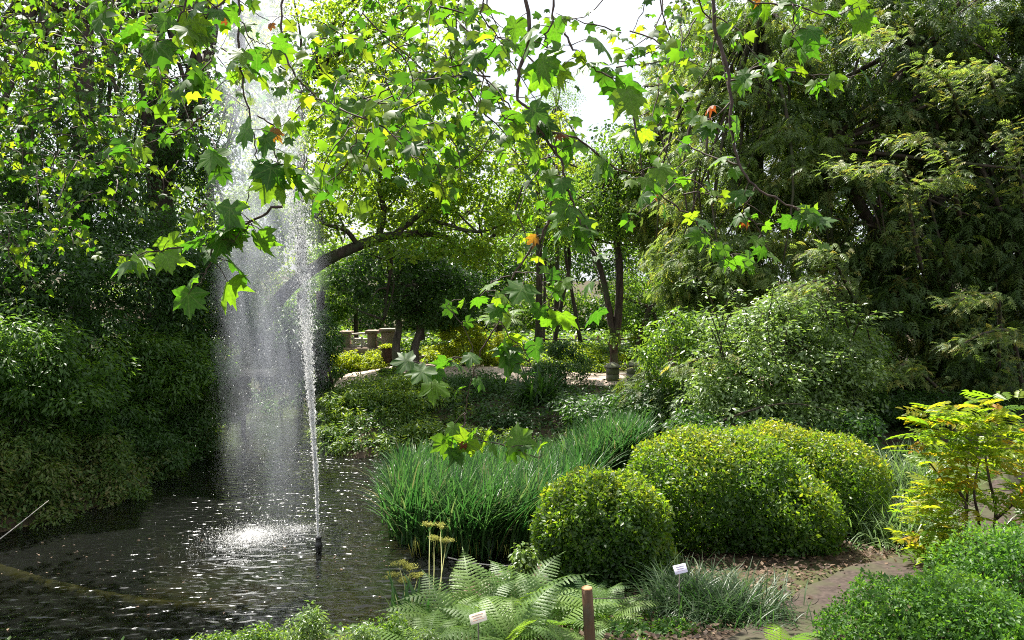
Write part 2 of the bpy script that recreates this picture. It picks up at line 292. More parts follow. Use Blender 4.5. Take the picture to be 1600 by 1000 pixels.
def cat_mull(P, n):
    P = np.array(P, float); out = []
    Q = np.vstack([2 * P[0] - P[1], P, 2 * P[-1] - P[-2]])
    for i in range(len(P) - 1):
        a, b, c, d = Q[i], Q[i + 1], Q[i + 2], Q[i + 3]
        for t in np.linspace(0, 1, n, endpoint=False):
            out.append(.5 * (2 * b + (c - a) * t + (2 * a - 5 * b + 4 * c - d) * t * t + (-a + 3 * b - 3 * c + d) * t ** 3))
    out.append(P[-1]); return np.array(out)
class MB:
    def __init__(s): s.V = []; s.T = []; s.R = []; s.n = 0
    def add(s, V, T, r=.5):
        V = np.asarray(V, float); s.V.append(V); s.T.append(np.asarray(T, int) + s.n); s.n += len(V); s.R.append(np.full(len(V), r))
    def tube(s, P, R, seg=7, sub=4, wob=0.0, cap=True, r=.5):
        P = np.array(P, float); R = np.array(R, float)
        if sub > 1 and len(P) > 1:
            ts = np.linspace(0, len(P) - 1, (len(P) - 1) * sub + 1); R = np.interp(ts, np.arange(len(P)), R); P = cat_mull(P, sub)
        T = np.gradient(P, axis=0); T /= np.linalg.norm(T, axis=1)[:, None] + 1e-9
        ref = np.array([.31, .95, .05]) if abs(T[0][1]) < .9 else np.array([1., 0, 0])
        A = np.cross(T, ref); A /= np.linalg.norm(A, axis=1)[:, None] + 1e-9; B = np.cross(T, A)
        th = np.arange(seg) * 2 * np.pi / seg
        rr = R[:, None] * (1 + wob * rng.standard_normal((len(P), seg)))
        V = P[:, None] + rr[..., None] * (np.cos(th)[None, :, None] * A[:, None] + np.sin(th)[None, :, None] * B[:, None])
        V = V.reshape(-1, 3); tr = []
        for i in range(len(P) - 1):
            for j in range(seg):
                a = i * seg + j; b = i * seg + (j + 1) % seg; tr += [(a, b, b + seg), (a, b + seg, a + seg)]
        if cap:
            V = np.vstack([V, P[0], P[-1]]); k = len(V)
            for j in range(seg):
                tr.append((k - 2, (j + 1) % seg, j)); tr.append((k - 1, (len(P) - 1) * seg + j, (len(P) - 1) * seg + (j + 1) % seg))
        s.add(V, tr, r)
    def box(s, c, d, rot=0.0, jit=0.0, bev=.12):
        # chamfered box: 24 verts as rounded block
        d = np.array(d) / 2; b = min(d) * bev; vs = []
        for sx in (-1, 1):
            for sy in (-1, 1):
                for sz in (-1, 1):
                    for ax in range(3):
                        e = d.copy() - b; e[ax] = d[ax]; vs.append(np.array([sx, sy, sz]) * e)
        vs = np.array(vs)
        from mathutils.geometry import convex_hull_2d
        vs = vs + jit * rng.standard_normal(vs.shape) * min(d)
        import bmesh
        bm = bmesh.new(); [bm.verts.new(v) for v in vs]; bmesh.ops.convex_hull(bm, input=bm.verts); bmesh.ops.triangulate(bm, faces=bm.faces)
        bm.verts.index_update(); V = np.array([v.co[:] for v in bm.verts]); T = [[v.index for v in f.verts] for f in bm.faces]; bm.free()
        cr, sr = math.cos(rot), math.sin(rot); X = V[:, 0] * cr - V[:, 1] * sr; Y = V[:, 0] * sr + V[:, 1] * cr
        s.add(np.stack([X, Y, V[:, 2]], 1) + np.array(c), T)
    def lathe(s, c, prof, seg=12):
        th = np.arange(seg) * 2 * np.pi / seg; V = []
        for r_, z_ in prof: V += [(c[0] + r_ * math.cos(t), c[1] + r_ * math.sin(t), c[2] + z_) for t in th]
        tr = []
        for i in range(len(prof) - 1):
            for j in range(seg):
                a = i * seg + j; b = i * seg + (j + 1) % seg; tr += [(a, b, b + seg), (a, b + seg, a + seg)]
        V += [(c[0], c[1], c[2] + prof[0][1]), (c[0], c[1], c[2] + prof[-1][1])]; k = len(V)
        for j in range(seg):
            tr.append((k - 2, (j + 1) % seg, j)); tr.append((k - 1, (len(prof) - 1) * seg + j, (len(prof) - 1) * seg + (j + 1) % seg))
        s.add(V, tr)
    def mesh(s, name, mat, smooth=True):
        return mesh_np(name, np.vstack(s.V), np.vstack(s.T), mat, np.concatenate(s.R), smooth)
    def build(s, name, mat, parent=None, smooth=True, **kw): return link(name, s.mesh(name, mat, smooth), parent, **kw)

# leaf templates: origin at the stalk, +Y to the tip, +Z up
def T_diamond(wd=.5): return np.array([(0, 0, 0), (-wd / 2, .45, .05), (0, 1, -.06), (wd / 2, .45, .05)]), np.array([(0, 2, 1), (0, 3, 2)])
def T_oval(wd=.45): return (np.array([(0, 0, 0), (-wd / 2, .38, .07), (-wd * .36, .72, .03), (0, 1, -.12), (wd * .36, .72, .03), (wd / 2, .38, .07), (0, .5, -.02)]),
                            np.array([(0, 6, 1), (1, 6, 2), (2, 6, 3), (3, 6, 4), (4, 6, 5), (5, 6, 0)]))
def plane_leaf(droop=.25, curl=.12, seed=0, full=True):
    r_ = np.random.default_rng(seed)
    if full: half = [(0, 1.0), (8, .83), (12, .84), (19, .68), (27, .62), (34, .71), (38, .72), (47, .95), (56, .74), (61, .75), (68, .60), (76, .53), (86, .60), (98, .76), (110, .56), (126, .45), (148, .36), (172, .14)]
    else: half = [(0, 1.0), (25, .60), (47, .92), (74, .52), (99, .72), (148, .34)]
    pts = half + [(-a, r) for a, r in reversed(half[1:])]
    V = [(0, .2, .02)]
    for a, r in pts:
        r *= 1 + .05 * r_.standard_normal(); t = math.radians(a + 1.5 * r_.standard_normal())
        lob = abs(math.sin(t * 3.4)) * .06 * r
        V.append((r * math.sin(t), r * math.cos(t), -droop * r * r - curl * abs(math.sin(t)) * r * r + lob + .03 * r_.standard_normal()))
    n = len(pts); T = [(0, 1 + (i + 1) % n, 1 + i) for i in range(n)]
    return np.array(V), np.array(T)
def T_spray(n=6, droop=.35, wd=.085):
    V = []; T = []
    def rh(p, q, w_):
        p = np.array(p); q = np.array(q); d = q - p; s_ = np.cross(d, (0, 0, 1)); s_ = s_ / (np.linalg.norm(s_) + 1e-9) * w_ * .5
        k = len(V); m_ = p + d * .45; V.extend([p, m_ - s_ + (0, 0, .02), q, m_ + s_ + (0, 0, .02)]); T.extend([(k, k + 2, k + 1), (k, k + 3, k + 2)])
    def tw(p, q, w_):
        p = np.array(p); q = np.array(q); d = q - p; s_ = np.cross(d, (0, 0, 1)); s_ = s_ / (np.linalg.norm(s_) + 1e-9) * w_ * .6
        k = len(V); m_ = p + d * .2; V.extend([m_ - s_ + (0, 0, .02), q, m_ + s_]); T.append((k, k + 2, k + 1))
    c = lambda t: np.array([0, t, -droop * t * t])
    rh(c(0), c(.55), .05); rh(c(.5), c(1), wd)
    for i in range(n):
        t = .12 + .75 * i / n; ln = .42 * (1 - .55 * t)
        for s_ in (-1, 1):
            p = c(t + .04 * s_); q = p + np.array([s_ * ln * .8, ln * .6, -ln * .35]); tw(p, q, wd)
    return np.array(V), np.array(T)
def T_blade(k=4, wd=.02):
    V = []; T = []
    for i in range(k + 1):
        t = i / k; w_ = wd * (1 - t ** 2.2) * .5; V += [(-w_, t, 0), (w_, t, 0)]
        if i: a = 2 * i; T += [(a - 2, a - 1, a + 1), (a - 2, a + 1, a)]
    return np.array(V), np.array(T)

def nrm(a): return a / (np.linalg.norm(a, axis=-1, keepdims=True) + 1e-9)
def scatter(P, N_, T_, S, tmpl, rnd=None, W=None):
    V0, F0 = tmpl; Nn = nrm(N_); Y = T_ - (T_ * Nn).sum(1, keepdims=True) * Nn; Y = nrm(Y); X = np.cross(Y, Nn)
    S = np.asarray(S)[:, None, None]; Wd = 1 if W is None else np.asarray(W)[:, None, None]
    V = P[:, None] + S * (V0[None, :, 0:1] * X[:, None] * Wd + V0[None, :, 1:2] * Y[:, None] + V0[None, :, 2:3] * Nn[:, None])
    k = len(V0); T = F0[None] + (np.arange(len(P)) * k)[:, None, None]
    if rnd is None: rnd = U(0, 1, len(P))
    return V.reshape(-1, 3), T.reshape(-1, 3), np.repeat(rnd, k)
def rdir(n): return nrm(rng.standard_normal((n, 3)))

def clumps_in(ells, n, r_sub, shell=.62, low=-1.0):
    """sub-clump centres spread through the outer part of the given ellipsoids"""
    ells = [(np.array(c), np.array(r)) for c, r in ells]
    wts = np.array([(r[0] * r[1] * r[2]) ** (2 / 3) for c, r in ells]); wts /= wts.sum()
    C = []; R = []
    for (c, r), k in zip(ells, rng.multinomial(n, wts)):
        d = rdir(k); d[:, 2] = np.maximum(d[:, 2], low); q = shell + (1 - shell) * U(0, 1, k) ** .6
        q *= 1 + .13 * np.sin(d[:, 0] * 7 + c[0] * 3) * np.cos(d[:, 2] * 6 + c[1])
        C.append(c + d * r * q[:, None]); R.append(np.full(k, r_sub) * U(.6, 1.35, k))
    return np.vstack(C), np.concatenate(R)
def leaves_on(C, R, per, size, tmpl, up=.5, droop=.5, flat=.75, rbias=.0):
    n = len(C); m_ = per
    d = rdir(n * m_); c = np.repeat(C, m_, 0); r = np.repeat(R, m_)
    q = U(.25, 1, n * m_) ** .5
    P = c + d * (r * q)[:, None] * np.array([1, 1, flat])
    Nn = d * .7 + np.array([0, 0, up]) + rdir(n * m_) * .75
    Tt = d * np.array([1, 1, .3]) + rdir(n * m_) * .6 + np.array([0, 0, -droop])
    S = size * U(.65, 1.25, n * m_)
    rn = np.clip(.5 * np.repeat(U(0, 1, n), m_) + .5 * U(0, 1, n * m_) + rbias, 0, 1)
    return scatter(P, Nn, Tt, S, tmpl, rn)

def ellp(px, py, d, rx, ry, rd): return (at(px, py, d), np.array([rx * d / F, rd, ry * d / F]))
CLUMPY = ('evergreen_shrub', 'elder_shrub', 'bank_shrub', 'tall_evergreen')
def limbs(mb, base, tips, r0):
    for t in tips:
        base = np.array(base); t = np.array(t); m_ = base * .45 + t * .55 + rdir(1)[0] * .12 * np.linalg.norm(t - base); m_[2] += .05
        mb.tube([base, m_, t], [r0, r0 * .55, r0 * .16], 5, 4, .05)
def plant(name, label, cat, ells, mat, size, n, per, rs, tmpl=None, trunks=None, tr=.12, group=None, up=.5, droop=.5, shell=.62, low=-1, flat=.75,
          bark='bark', nl=9, base=None, rbias=0.0, leafname='foliage', trunkname='trunk', parts=None):
    """a tree or shrub: trunk(s) with limbs reaching into the crown, and the crown itself"""
    tmpl = tmpl or T_diamond(.55)
    c0 = ells[0][0]
    if trunks is None:
        b = base if base is not None else (c0[0], c0[1]); gz = hz(*b)
        trunks = [([(b[0], b[1], gz - .1), (b[0] + .05, b[1], gz + .35 * (c0[2] - gz)), tuple(c0)], [tr, tr * .8, tr * .5])]
    root = thing(name, label, cat, (trunks[0][0][0][0], trunks[0][0][0][1], trunks[0][0][0][2]), group)
    if name in CLUMPY: n = int(n * .62); rs *= 1.3; shell *= .85; per = int(per * 1.5)
    C, R = clumps_in(ells, n, rs, shell, low)
    for k, (P, rad) in enumerate(trunks):
        mb = MB(); mb.tube(P, rad, 8, 5, .07)
        if nl:
            st = np.array(P[-1]); idx = rng.choice(len(C), min(nl, len(C)), replace=False)
            limbs(mb, st, [C[i] for i in idx], rad[-1] * .8)
        mb.build(trunkname, M[bark], root)
    V, T, r_ = leaves_on(C, R, per, size, tmpl, up, droop, flat, rbias)
    link(leafname, mesh_np(leafname, V, T, M[mat], r_), root)
    return root
def trunk_px(pts): return [tuple(at(a, b, d)) for a, b, d in pts]

# ------------------------------------------------------------------ ground, water, paths
def axis(lo, hi, fine_lo, fine_hi, step):
    f = np.arange(fine_lo, fine_hi + step, step)
    l = fine_lo - np.cumsum(step * 1.25 ** np.arange(1, 60)); l = l[l > lo][::-1]
    h = fine_hi + step + np.cumsum(step * 1.25 ** np.arange(1, 60)); h = h[h < hi]
    return np.concatenate([[lo], l, f, h, [hi]])
xs = axis(-600, 600, -9, 9, .12); ys = axis(-300, 900, 2.5, 21, .12)
X, Y = np.meshgrid(xs, ys); Z = hgt(X.ravel(), Y.ravel()).reshape(X.shape)
near = (np.abs(X) < 10) & (Y < 22)
Z = Z + np.where((Z > .03) & near, .012 * rng.standard_normal(Z.shape), 0)
nx = len(xs); i, j = np.meshgrid(np.arange(len(ys) - 1), np.arange(nx - 1), indexing='ij'); a = (i * nx + j).ravel()
tr = np.concatenate([np.stack([a, a + 1, a + nx + 1], 1), np.stack([a, a + nx + 1, a + nx], 1)])
g = link('ground', mesh_np('ground', np.stack([X.ravel(), Y.ravel(), Z.ravel()], 1), tr, M['ground'], smooth=True), kind='structure')
# silt floor lies a hair above the terrain inside the pond
def region_sheet(name, pts, mat, z=None, dz=.0, step=.25, **kw):
    pass
pv = np.vstack([POND]); 
def water_sheet():
    xs2 = np.arange(-14, 6, .25); ys2 = np.arange(4.5, 24, .25); X2, Y2 = np.meshgrid(xs2, ys2); s = sdist(X2.ravel(), Y2.ravel()).reshape(X2.shape)
    V = np.stack([X2.ravel(), Y2.ravel(), np.zeros(X2.size)], 1); T = []
    n2 = len(xs2)
    for i in range(len(ys2) - 1):
        for j in range(n2 - 1):
            if s[i:i + 2, j:j + 2].min() < .3: a = i * n2 + j; T += [(a, a + 1, a + n2 + 1), (a, a + n2 + 1, a + n2)]
    return link('pond_water', mesh_np('pond_water', V, T, M['water']), kind='structure')
water_sheet()
# submerged rim that shows pale through the near water
rim_px = [(-60, 868), (0, 884), (60, 902), (140, 921), (220, 934), (300, 941), (370, 945), (430, 940), (480, 925)]
mb = MB(); rp_ = cat_mull([onz(a, b, -.09) for a, b in rim_px], 6)
T_ = np.gradient(rp_, axis=0); T_ /= np.linalg.norm(T_, axis=1)[:, None]; S_ = np.stack([-T_[:, 1], T_[:, 0], 0 * T_[:, 0]], 1)
V = []; tr = []
prof = [(-.10, -.45), (-.08, -.03), (-.02, 0), (.08, -.03), (.2, -.12), (.34, -.45)]
for q, p in enumerate(rp_):
    for (o_, z_) in prof: V.append(p + S_[q] * o_ + np.array([0, 0, z_]) + .004 * rng.standard_normal(3))
k = len(prof)
for q in range(len(rp_) - 1):
    for j in range(k - 1): a = q * k + j; tr += [(a, a + 1, a + k + 1), (a, a + k + 1, a + k)]
link('submerged_rim', mesh_np('submerged_rim', V, tr, M['ledge'], smooth=True), kind='structure')

def ribbon(name, pts, width, mat, lift=.02):
    P = cat_mull([(a, b, 0) for a, b in pts], 14)[:, :2]; Tn = np.gradient(P, axis=0); Tn /= np.linalg.norm(Tn, axis=1)[:, None]; Sd = np.stack([-Tn[:, 1], Tn[:, 0]], 1)
    k = 9; V = []; tr = []
    for q, p in enumerate(P):
        for o_ in np.linspace(-1, 1, k):
            e = p + Sd[q] * o_ * width / 2 * (1 + .10 * math.sin(q * .7) * abs(o_)); V.append((e[0], e[1], hz(e[0], e[1]) + lift * (1.0 if abs(o_) < .99 else -1.5)))
    for q in range(len(P) - 1):
        for j in range(k - 1): a = q * k + j; tr += [(a, a + k, a + 1), (a + 1, a + k, a + k + 1)]
    return link(name, mesh_np(name, V, tr, M[mat], smooth=True), kind='structure'), P
PATH1 = [(.2, 2.4), (1.0, 3.6), (1.7, 4.7), (2.15, 5.3), (2.85, 5.95), (4.1, 6.9), (5.5, 8.5), (7.5, 10.2), (11, 12)]
PATH2 = [(-4.3, 18.6), (-3.4, 18.5), (-2.4, 18.5), (-.6, 18.2), (1.2, 17.4), (3, 16.9), (5.5, 16.8), (9, 17.5)]
ribbon('garden_path', PATH1, .62, 'path', .03)
ribbon('gravel_path', PATH2, 2.3, 'farpath', .04)
def pdist(x, y, P):
    P = cat_mull([(a, b, 0) for a, b in P], 8)[:, :2]; return np.sqrt(((np.stack([x, y], 1)[:, None] - P[None]) ** 2).sum(2)).min(1)

# ------------------------------------------------------------------ backdrop woodland
LP = T_diamond(.6)
bw = []
wood = [(-620, 32, 520, 'mid'), (-330, 30, 430, 'dark'), (-80, 31, 470, 'mid'), (140, 33, 400, 'dark'), (330, 30, 310, 'bright'), (500, 34, 270, 'bright'), (640, 31, 260, 'bright'), (760, 38, 240, 'bright'), (860, 36, 210, 'mid'),
        (965, 33, 250, 'dark'), (1080, 31, 340, 'mid'), (1240, 32, 440, 'dark'), (1420, 30, 430, 'mid'), (1620, 31, 480, 'dark'), (1850, 30, 500, 'mid')]
desc = ['far beyond the left hedge, leftmost of all', 'dark, behind the tall left hedge', 'mid green, behind the left dark trees', 'dark, showing between trunks at upper left', 'bright, behind the fountain spray',
        'mid green, behind the leaning trunk', 'bright, behind the arching limbs', 'mid green, left under the white sky gap', 'low and feathery, straight under the white sky gap', 'dark, behind the forked tree',
        'mid green, behind the pale conifer', 'dark, behind the big yew', 'mid green, seen through gaps in the yew', 'dark, at the far right behind the yew', 'outermost on the right']
for (px, d, hh, mt), ds in zip(wood, desc):
    g0 = at(px, 530, d); rx = 115
    top = 440 - hh
    ells = [ellp(px, top + hh * .45, d, rx, hh * .45, 2.2), ellp(px - 35, top + hh * .72, d - .5, rx * .8, hh * .35, 2.2), ellp(px + 40, 440, d, rx * .8, hh * .28, 2)]
    plant('woodland_tree', 'woodland tree ' + ds, 'tree', ells, mt, .17, 190, 42, .62, LP, base=(g0[0], d), tr=.22, group='trees closing the far end of the garden', shell=.45, nl=8)
# low far hedge to close the horizon
def band_shrub(label, px0, px1, d0, d1, pyt, pyb, mt, size, n, per, rs, group=None, name='background_shrub', tmpl=None, cat='shrub', **kw):
    es = []
    k = max(2, int((px1 - px0) / ((pyb - pyt) * 1.1)) + 1)
    for q in range(k):
        t = q / (k - 1); px = px0 + (px1 - px0) * t; d = d0 + (d1 - d0) * t
        es.append(ellp(px, (pyt + pyb) / 2 + U(-4, 4), d, (px1 - px0) / k * .75, (pyb - pyt) / 2 * U(.85, 1.1), .6))
    return plant(name, label, cat, es, mt, size, n, per, rs, tmpl, group=group, nl=6, tr=.05, trunkname='stem', **kw)
for a_, b_, mt, lb in [(-500, 0, 'dark', 'behind the left trees'), (0, 350, 'dark', 'behind the left hedge'), (350, 700, 'dark', 'low behind the pale railing bridge'), (700, 960, 'mid', 'behind the slim leaning stems'),
                       (960, 1300, 'dark', 'behind the forked tree trunk'), (1300, 1900, 'mid', 'seen beneath the yew boughs')]:
    band_shrub('far dark undergrowth shrub ' + lb, a_, b_, 29, 29, 455, 532, mt, .15, 260, 40, .5, 'far undergrowth shrubs', low=-1)

# ------------------------------------------------------------------ middle-distance trees
OV = T_oval(.5)
# leaning tree with arching limbs
oak = thing('leaning_tree', 'leaning dark-trunked tree with long arching limbs and bright green crown', 'tree', tuple(at(380, 590, 17.2)))
mb = MB(); mb.tube(trunk_px([(372, 600, 17.4), (398, 530, 17.3), (440, 462, 17.2), (498, 414, 17.2), (560, 384, 17.3), (602, 370, 17.4)]), [.17, .16, .145, .135, .12, .105], 9, 6, .06)
mb.build('trunk', M['bark'], oak)
for pts, rr in [([(600, 370, 17.4), (650, 365, 17.5), (695, 370, 17.6), (722, 392, 17.6), (756, 382, 17.6), (782, 352, 17.7), (800, 300, 17.8)], [.14, .11, .09, .08, .07, .06, .03]),
                ([(590, 374, 17.4), (600, 330, 17.3), (592, 290, 17.2), (604, 230, 17.2), (640, 170, 17.1)], [.11, .09, .07, .05, .03]),
                ([(615, 368, 17.4), (662, 330, 17.7), (700, 300, 17.8), (716, 250, 17.9), (760, 200, 18)], [.10, .08, .06, .05, .03]),
                ([(560, 384, 17.3), (540, 360, 17), (500, 345, 16.8), (460, 300, 16.7)], [.09, .07, .05, .03]),
                ([(650, 365, 17.5), (670, 345, 17.3), (745, 362, 17.2), (800, 345, 17)], [.07, .06, .05, .02]),
                ([(604, 372, 17.4), (612, 410, 17.5), (606, 450, 17.7), (600, 500, 17.8)], [.06, .05, .04, .03])]:
    m2 = MB(); m2.tube(trunk_px(pts), [q_ * .72 for q_ in rr], 7, 5, .1)
    for q in range(5):
        s0 = trunk_px(pts)[rng.integers(1, len(pts))]; e0 = np.array(s0) + rdir(1)[0] * np.array([.9, .6, .9]) + (0, 0, .4); limbs(m2, s0, [e0], .03)
    m2.build('limb', M['bark'], oak)
C, R = clumps_in([ellp(650, 385, 17.0, 90, 26, .6), ellp(740, 395, 17.0, 60, 24, .6), ellp(560, 245, 17.4, 95, 85, 1.3), ellp(690, 255, 17.6, 95, 80, 1.4), ellp(790, 255, 17.8, 70, 65, 1.2), ellp(500, 340, 17, 60, 40, .9), ellp(640, 320, 17.2, 90, 35, .9), ellp(800, 330, 17.4, 60, 40, .9), ellp(600, 165, 17.6, 110, 45, 1.2)], 420, .26, .3)
V, T, r_ = leaves_on(C, R, 62, .10, LP, .5, .4); link('crown', mesh_np('crown', V, T, M['bright'], r_), oak)

plant('broadleaf_tree', 'airy broadleaf tree rising behind the top of the fountain spray', 'tree', [ellp(470, 120, 21, 120, 150, 2), ellp(620, 60, 22, 130, 120, 2)], 'bright', .13, 210, 60, .35, LP, base=tuple(at(470, 540, 21)[:2]), tr=.16, shell=.3, nl=16)
plant('feathery_tree', 'tall thin grey-green tree poking into the white sky gap', 'tree', [ellp(870, 165, 26, 40, 60, 1), ellp(850, 260, 26, 70, 70, 1.2)], 'mid', .07, 140, 60, .3, T_diamond(.35), base=tuple(at(868, 530, 26)[:2]), tr=.10, shell=.2, nl=24)
plant('small_bright_tree', 'round-topped yellow-green tree under the purple hanging stem', 'tree', [ellp(838, 215, 23, 55, 55, 1.1), ellp(900, 300, 23, 60, 60, 1.2)], 'lime', .10, 110, 60, .3, LP, base=tuple(at(840, 540, 23)[:2]), tr=.12, shell=.4, nl=10, rbias=-.3)

def stems(label, pxs, crown_, mt, n, per, size, name='garden_tree', group=None, tr=.09, bark='bark', **kw):
    tks = [(trunk_px(p), np.linspace(tr, tr * .45, len(p))) for p in pxs]
    return plant(name, label, 'tree', crown_, mt, size, n, per, .28, kw.pop('tmpl', LP), trunks=tks, group=group, bark=bark, **kw)
G1 = 'small evergreen trees around the lawn'
stems('dark evergreen tree with pale twin trunks beside the tall stump', [[(621, 578, 18.9), (619, 545, 18.9), (623, 500, 18.9), (612, 450, 18.9)], [(648, 576, 19), (648, 545, 19), (656, 510, 19), (650, 460, 19)]],
      [ellp(610, 440, 19, 85, 62, 1.2), ellp(690, 460, 19.4, 65, 50, 1.1)], 'dark', 260, 60, .10, group=G1, bark='bark_pale', nl=10, tr=.13)
stems('dark evergreen tree with glossy crown above the golden shrub', [[(662, 550, 24), (660, 510, 24), (668, 460, 24)], [(690, 550, 24.4), (700, 500, 24.4), (705, 440, 24.4)]],
      [ellp(740, 430, 24, 75, 50, 1.2), ellp(680, 410, 24.5, 80, 50, 1.2)], 'dark', 220, 56, .11, group=G1, nl=8)
stems('low-branched green tree left of the pale railing bridge', [[(558, 550, 24.5), (556, 500, 24.5), (558, 440, 24.5)]],
      [ellp(545, 430, 24, 60, 55, 1.2), ellp(500, 480, 24.4, 40, 30, 1)], 'mid', 160, 60, .11, group=G1, nl=8)
G2 = 'slim leaning trees by the far fence'
stems('slim straight pale stem among far trees, left of the leaning pair', [[(848, 575, 24), (850, 500, 24), (852, 400, 24), (848, 320, 24)]], [ellp(852, 360, 24, 50, 50, 1), ellp(800, 400, 24, 40, 40, 1)], 'mid', 70, 50, .11, group=G2, tr=.06, bark='bark_pale', shell=.3)
stems('slim tree leaning left, crossing its neighbour at mid height', [[(862, 560, 23.5), (878, 470, 23.5), (890, 410, 23.5), (880, 340, 23.5)]], [ellp(880, 330, 23.5, 55, 45, 1)], 'mid', 70, 50, .11, group=G2, tr=.08, shell=.3)
stems('slim dark tree leaning right to left above the far wooden fence', [[(908, 540, 23), (896, 470, 23), (884, 400, 23), (882, 330, 23)]], [ellp(905, 345, 23, 50, 45, 1)], 'bright', 70, 50, .11, group=G2, tr=.07, shell=.3)
stems('forked dark tree with leafy collar behind the stone gate pillars',
      [[(958, 603, 17.8), (959, 560, 17.8), (957, 520, 17.8), (951, 480, 17.8), (938, 420, 17.8), (915, 370, 17.8)], [(958, 540, 17.82), (966, 490, 17.82), (968, 420, 17.82), (962, 340, 17.82), (975, 270, 17.8)]],
      [ellp(930, 330, 17.8, 80, 60, 1.2), ellp(985, 260, 17.8, 65, 70, 1.2), ellp(960, 520, 17.75, 22, 14, .25), ellp(1010, 380, 18, 45, 50, 1)], 'mid', 300, 46, .09, tr=.115, nl=12, shell=.3)
plant('small_dark_tree', 'small dark tree with slanting trunk behind the right gate pillar', 'tree', [ellp(1010, 470, 20, 60, 50, 1), ellp(1040, 520, 19, 50, 30, .8)], 'mid', .09, 150, 55, .28, LP,
      trunks=[(trunk_px([(990, 585, 19), (1000, 530, 19), (1016, 480, 19)]), [.09, .08, .06])])

# tree fern with pale fronds behind the spray
def frond_mesh(name, mat, npair=22, wid=.2, seed=0, a0=70, a1=-35, lobes=5):
    r_ = np.random.default_rng(seed); V = []; T = []; n = 26
    ang = np.radians(np.linspace(a0, a1, n)); step = 1 / (n - 1)
    C = np.zeros((n, 3)); side = r_.uniform(-.12, .12)
    for i in range(1, n): C[i] = C[i - 1] + step * np.array([side * i / n, math.cos(ang[i]), math.sin(ang[i])])
    def pt(t): x = t * (n - 1); i = min(int(x), n - 2); return C[i] + (C[i + 1] - C[i]) * (x - i)
    def tg(t): i = min(int(t * (n - 1)), n - 2); d = C[i + 1] - C[i]; return d / np.linalg.norm(d)
    for i in range(0, n - 1, 2):
        a, b = C[i], C[min(i + 2, n - 1)]; w_ = .008 * (1 - i / n) + .002; k = len(V)
        V += [a - (w_, 0, 0), a + (w_, 0, 0), b + (w_ * .9, 0, 0), b - (w_ * .9, 0, 0)]; T += [(k, k + 1, k + 2), (k, k + 2, k + 3)]
    for q in range(npair):
        t = .14 + .85 * q / npair; ln = wid * (math.sin(math.pi * min(1, (t + .12)) ** .9) ** .8 * .95 + .05) * (1 - .25 * t)
        p = pt(t); d = tg(t); up = np.cross((1, 0, 0), d)
        for s_ in (-1, 1):
            dr = np.array([s_ * .93, 0, 0]) + d * .38 - up * (.10 + .12 * r_.random()); dr /= np.linalg.norm(dr); perp = d - dr * (d @ dr); perp /= np.linalg.norm(perp)
            w0 = .85 / npair * .36; edge = [1.0, .95, .9, .78, .55, .0]
            for k_ in range(lobes):
                u0, u1 = k_ / lobes, (k_ + 1) / lobes; wa, wb = w0 * edge[k_], w0 * edge[k_ + 1] * .72
                A = p + dr * ln * u0 - up * .12 * ln * u0 ** 2; B = p + dr * ln * u1 - up * .12 * ln * u1 ** 2; k = len(V); sh = dr * ln * .22 / lobes
                V += [A, B, A + perp * wa + sh - up * wa * .2, B + perp * wb - up * wb * .2, A - perp * wa + sh - up * wa * .2, B - perp * wb - up * wb * .2]
                T += [(k, k + 1, k + 3), (k, k + 3, k + 2), (k, k + 5, k + 1), (k, k + 4, k + 5)]
    return mesh_np(name, V, T, mat)
FR = [frond_mesh('frond', M['fern'], 19, .26, s, a0, a1) for s, (a0, a1) in enumerate([(72, -30), (62, -45), (55, -15), (78, -5), (48, -40)])]
FRD = [frond_mesh('frond', M['fern_dark'], 20, .19, 20 + s, a0, a1) for s, (a0, a1) in enumerate([(72, -30), (60, -45), (50, -20)])]
def fern(label, loc, size, nf, meshes=FR, group=None, tilt=0, name='fern', spread=(0, 360), root=None, z0=0.0, squash=1.0):
    rt = root or thing(name, label, 'fern', loc, group)
    for q in range(nf):
        o = link('frond', meshes[rng.integers(len(meshes))], rt, local=True); s_ = size * U(.75, 1.15)
        az = math.radians(spread[0] + (spread[1] - spread[0]) * (q + U(-.3, .3)) / nf)
        o.location = (0, 0, z0); o.rotation_euler = (math.radians(U(-12, 14)), math.radians(U(-14, 14)), az); o.scale = (s_, s_, s_ * squash)
    return rt
tfb = at(500, 590, 19.5); tf = thing('tree_fern', 'tree fern with long pale arching fronds under the leaning trunk', 'tree fern', (tfb[0], tfb[1], hz(tfb[0], tfb[1])))
tz = at(500, 455, 19.5)[2] - tf.location.z
mb = MB(); mb.tube([(tfb[0], tfb[1], tf.location.z - .1), (tfb[0] + .04, tfb[1], tf.location.z + tz)], [.13, .10], 9, 4, .1); mb.build('trunk', M['bark'], tf)
fern('', None, 1.25, 16, FR, root=tf, z0=tz - .05)
tfb = at(778, 585, 21); tf = thing('tree_fern', 'smaller tree fern with whitish dry fronds behind the hanging leaf spray', 'tree fern', (tfb[0], tfb[1], hz(tfb[0], tfb[1])))
tz = at(778, 505, 21)[2] - tf.location.z
mb = MB(); mb.tube([(tfb[0], tfb[1], tf.location.z - .1), (tfb[0] + .03, tfb[1], tf.location.z + tz)], [.12, .10], 9, 4, .1); mb.build('trunk', M['bark'], tf)
fern('', None, 1.15, 15, FR, root=tf, z0=tz - .05)

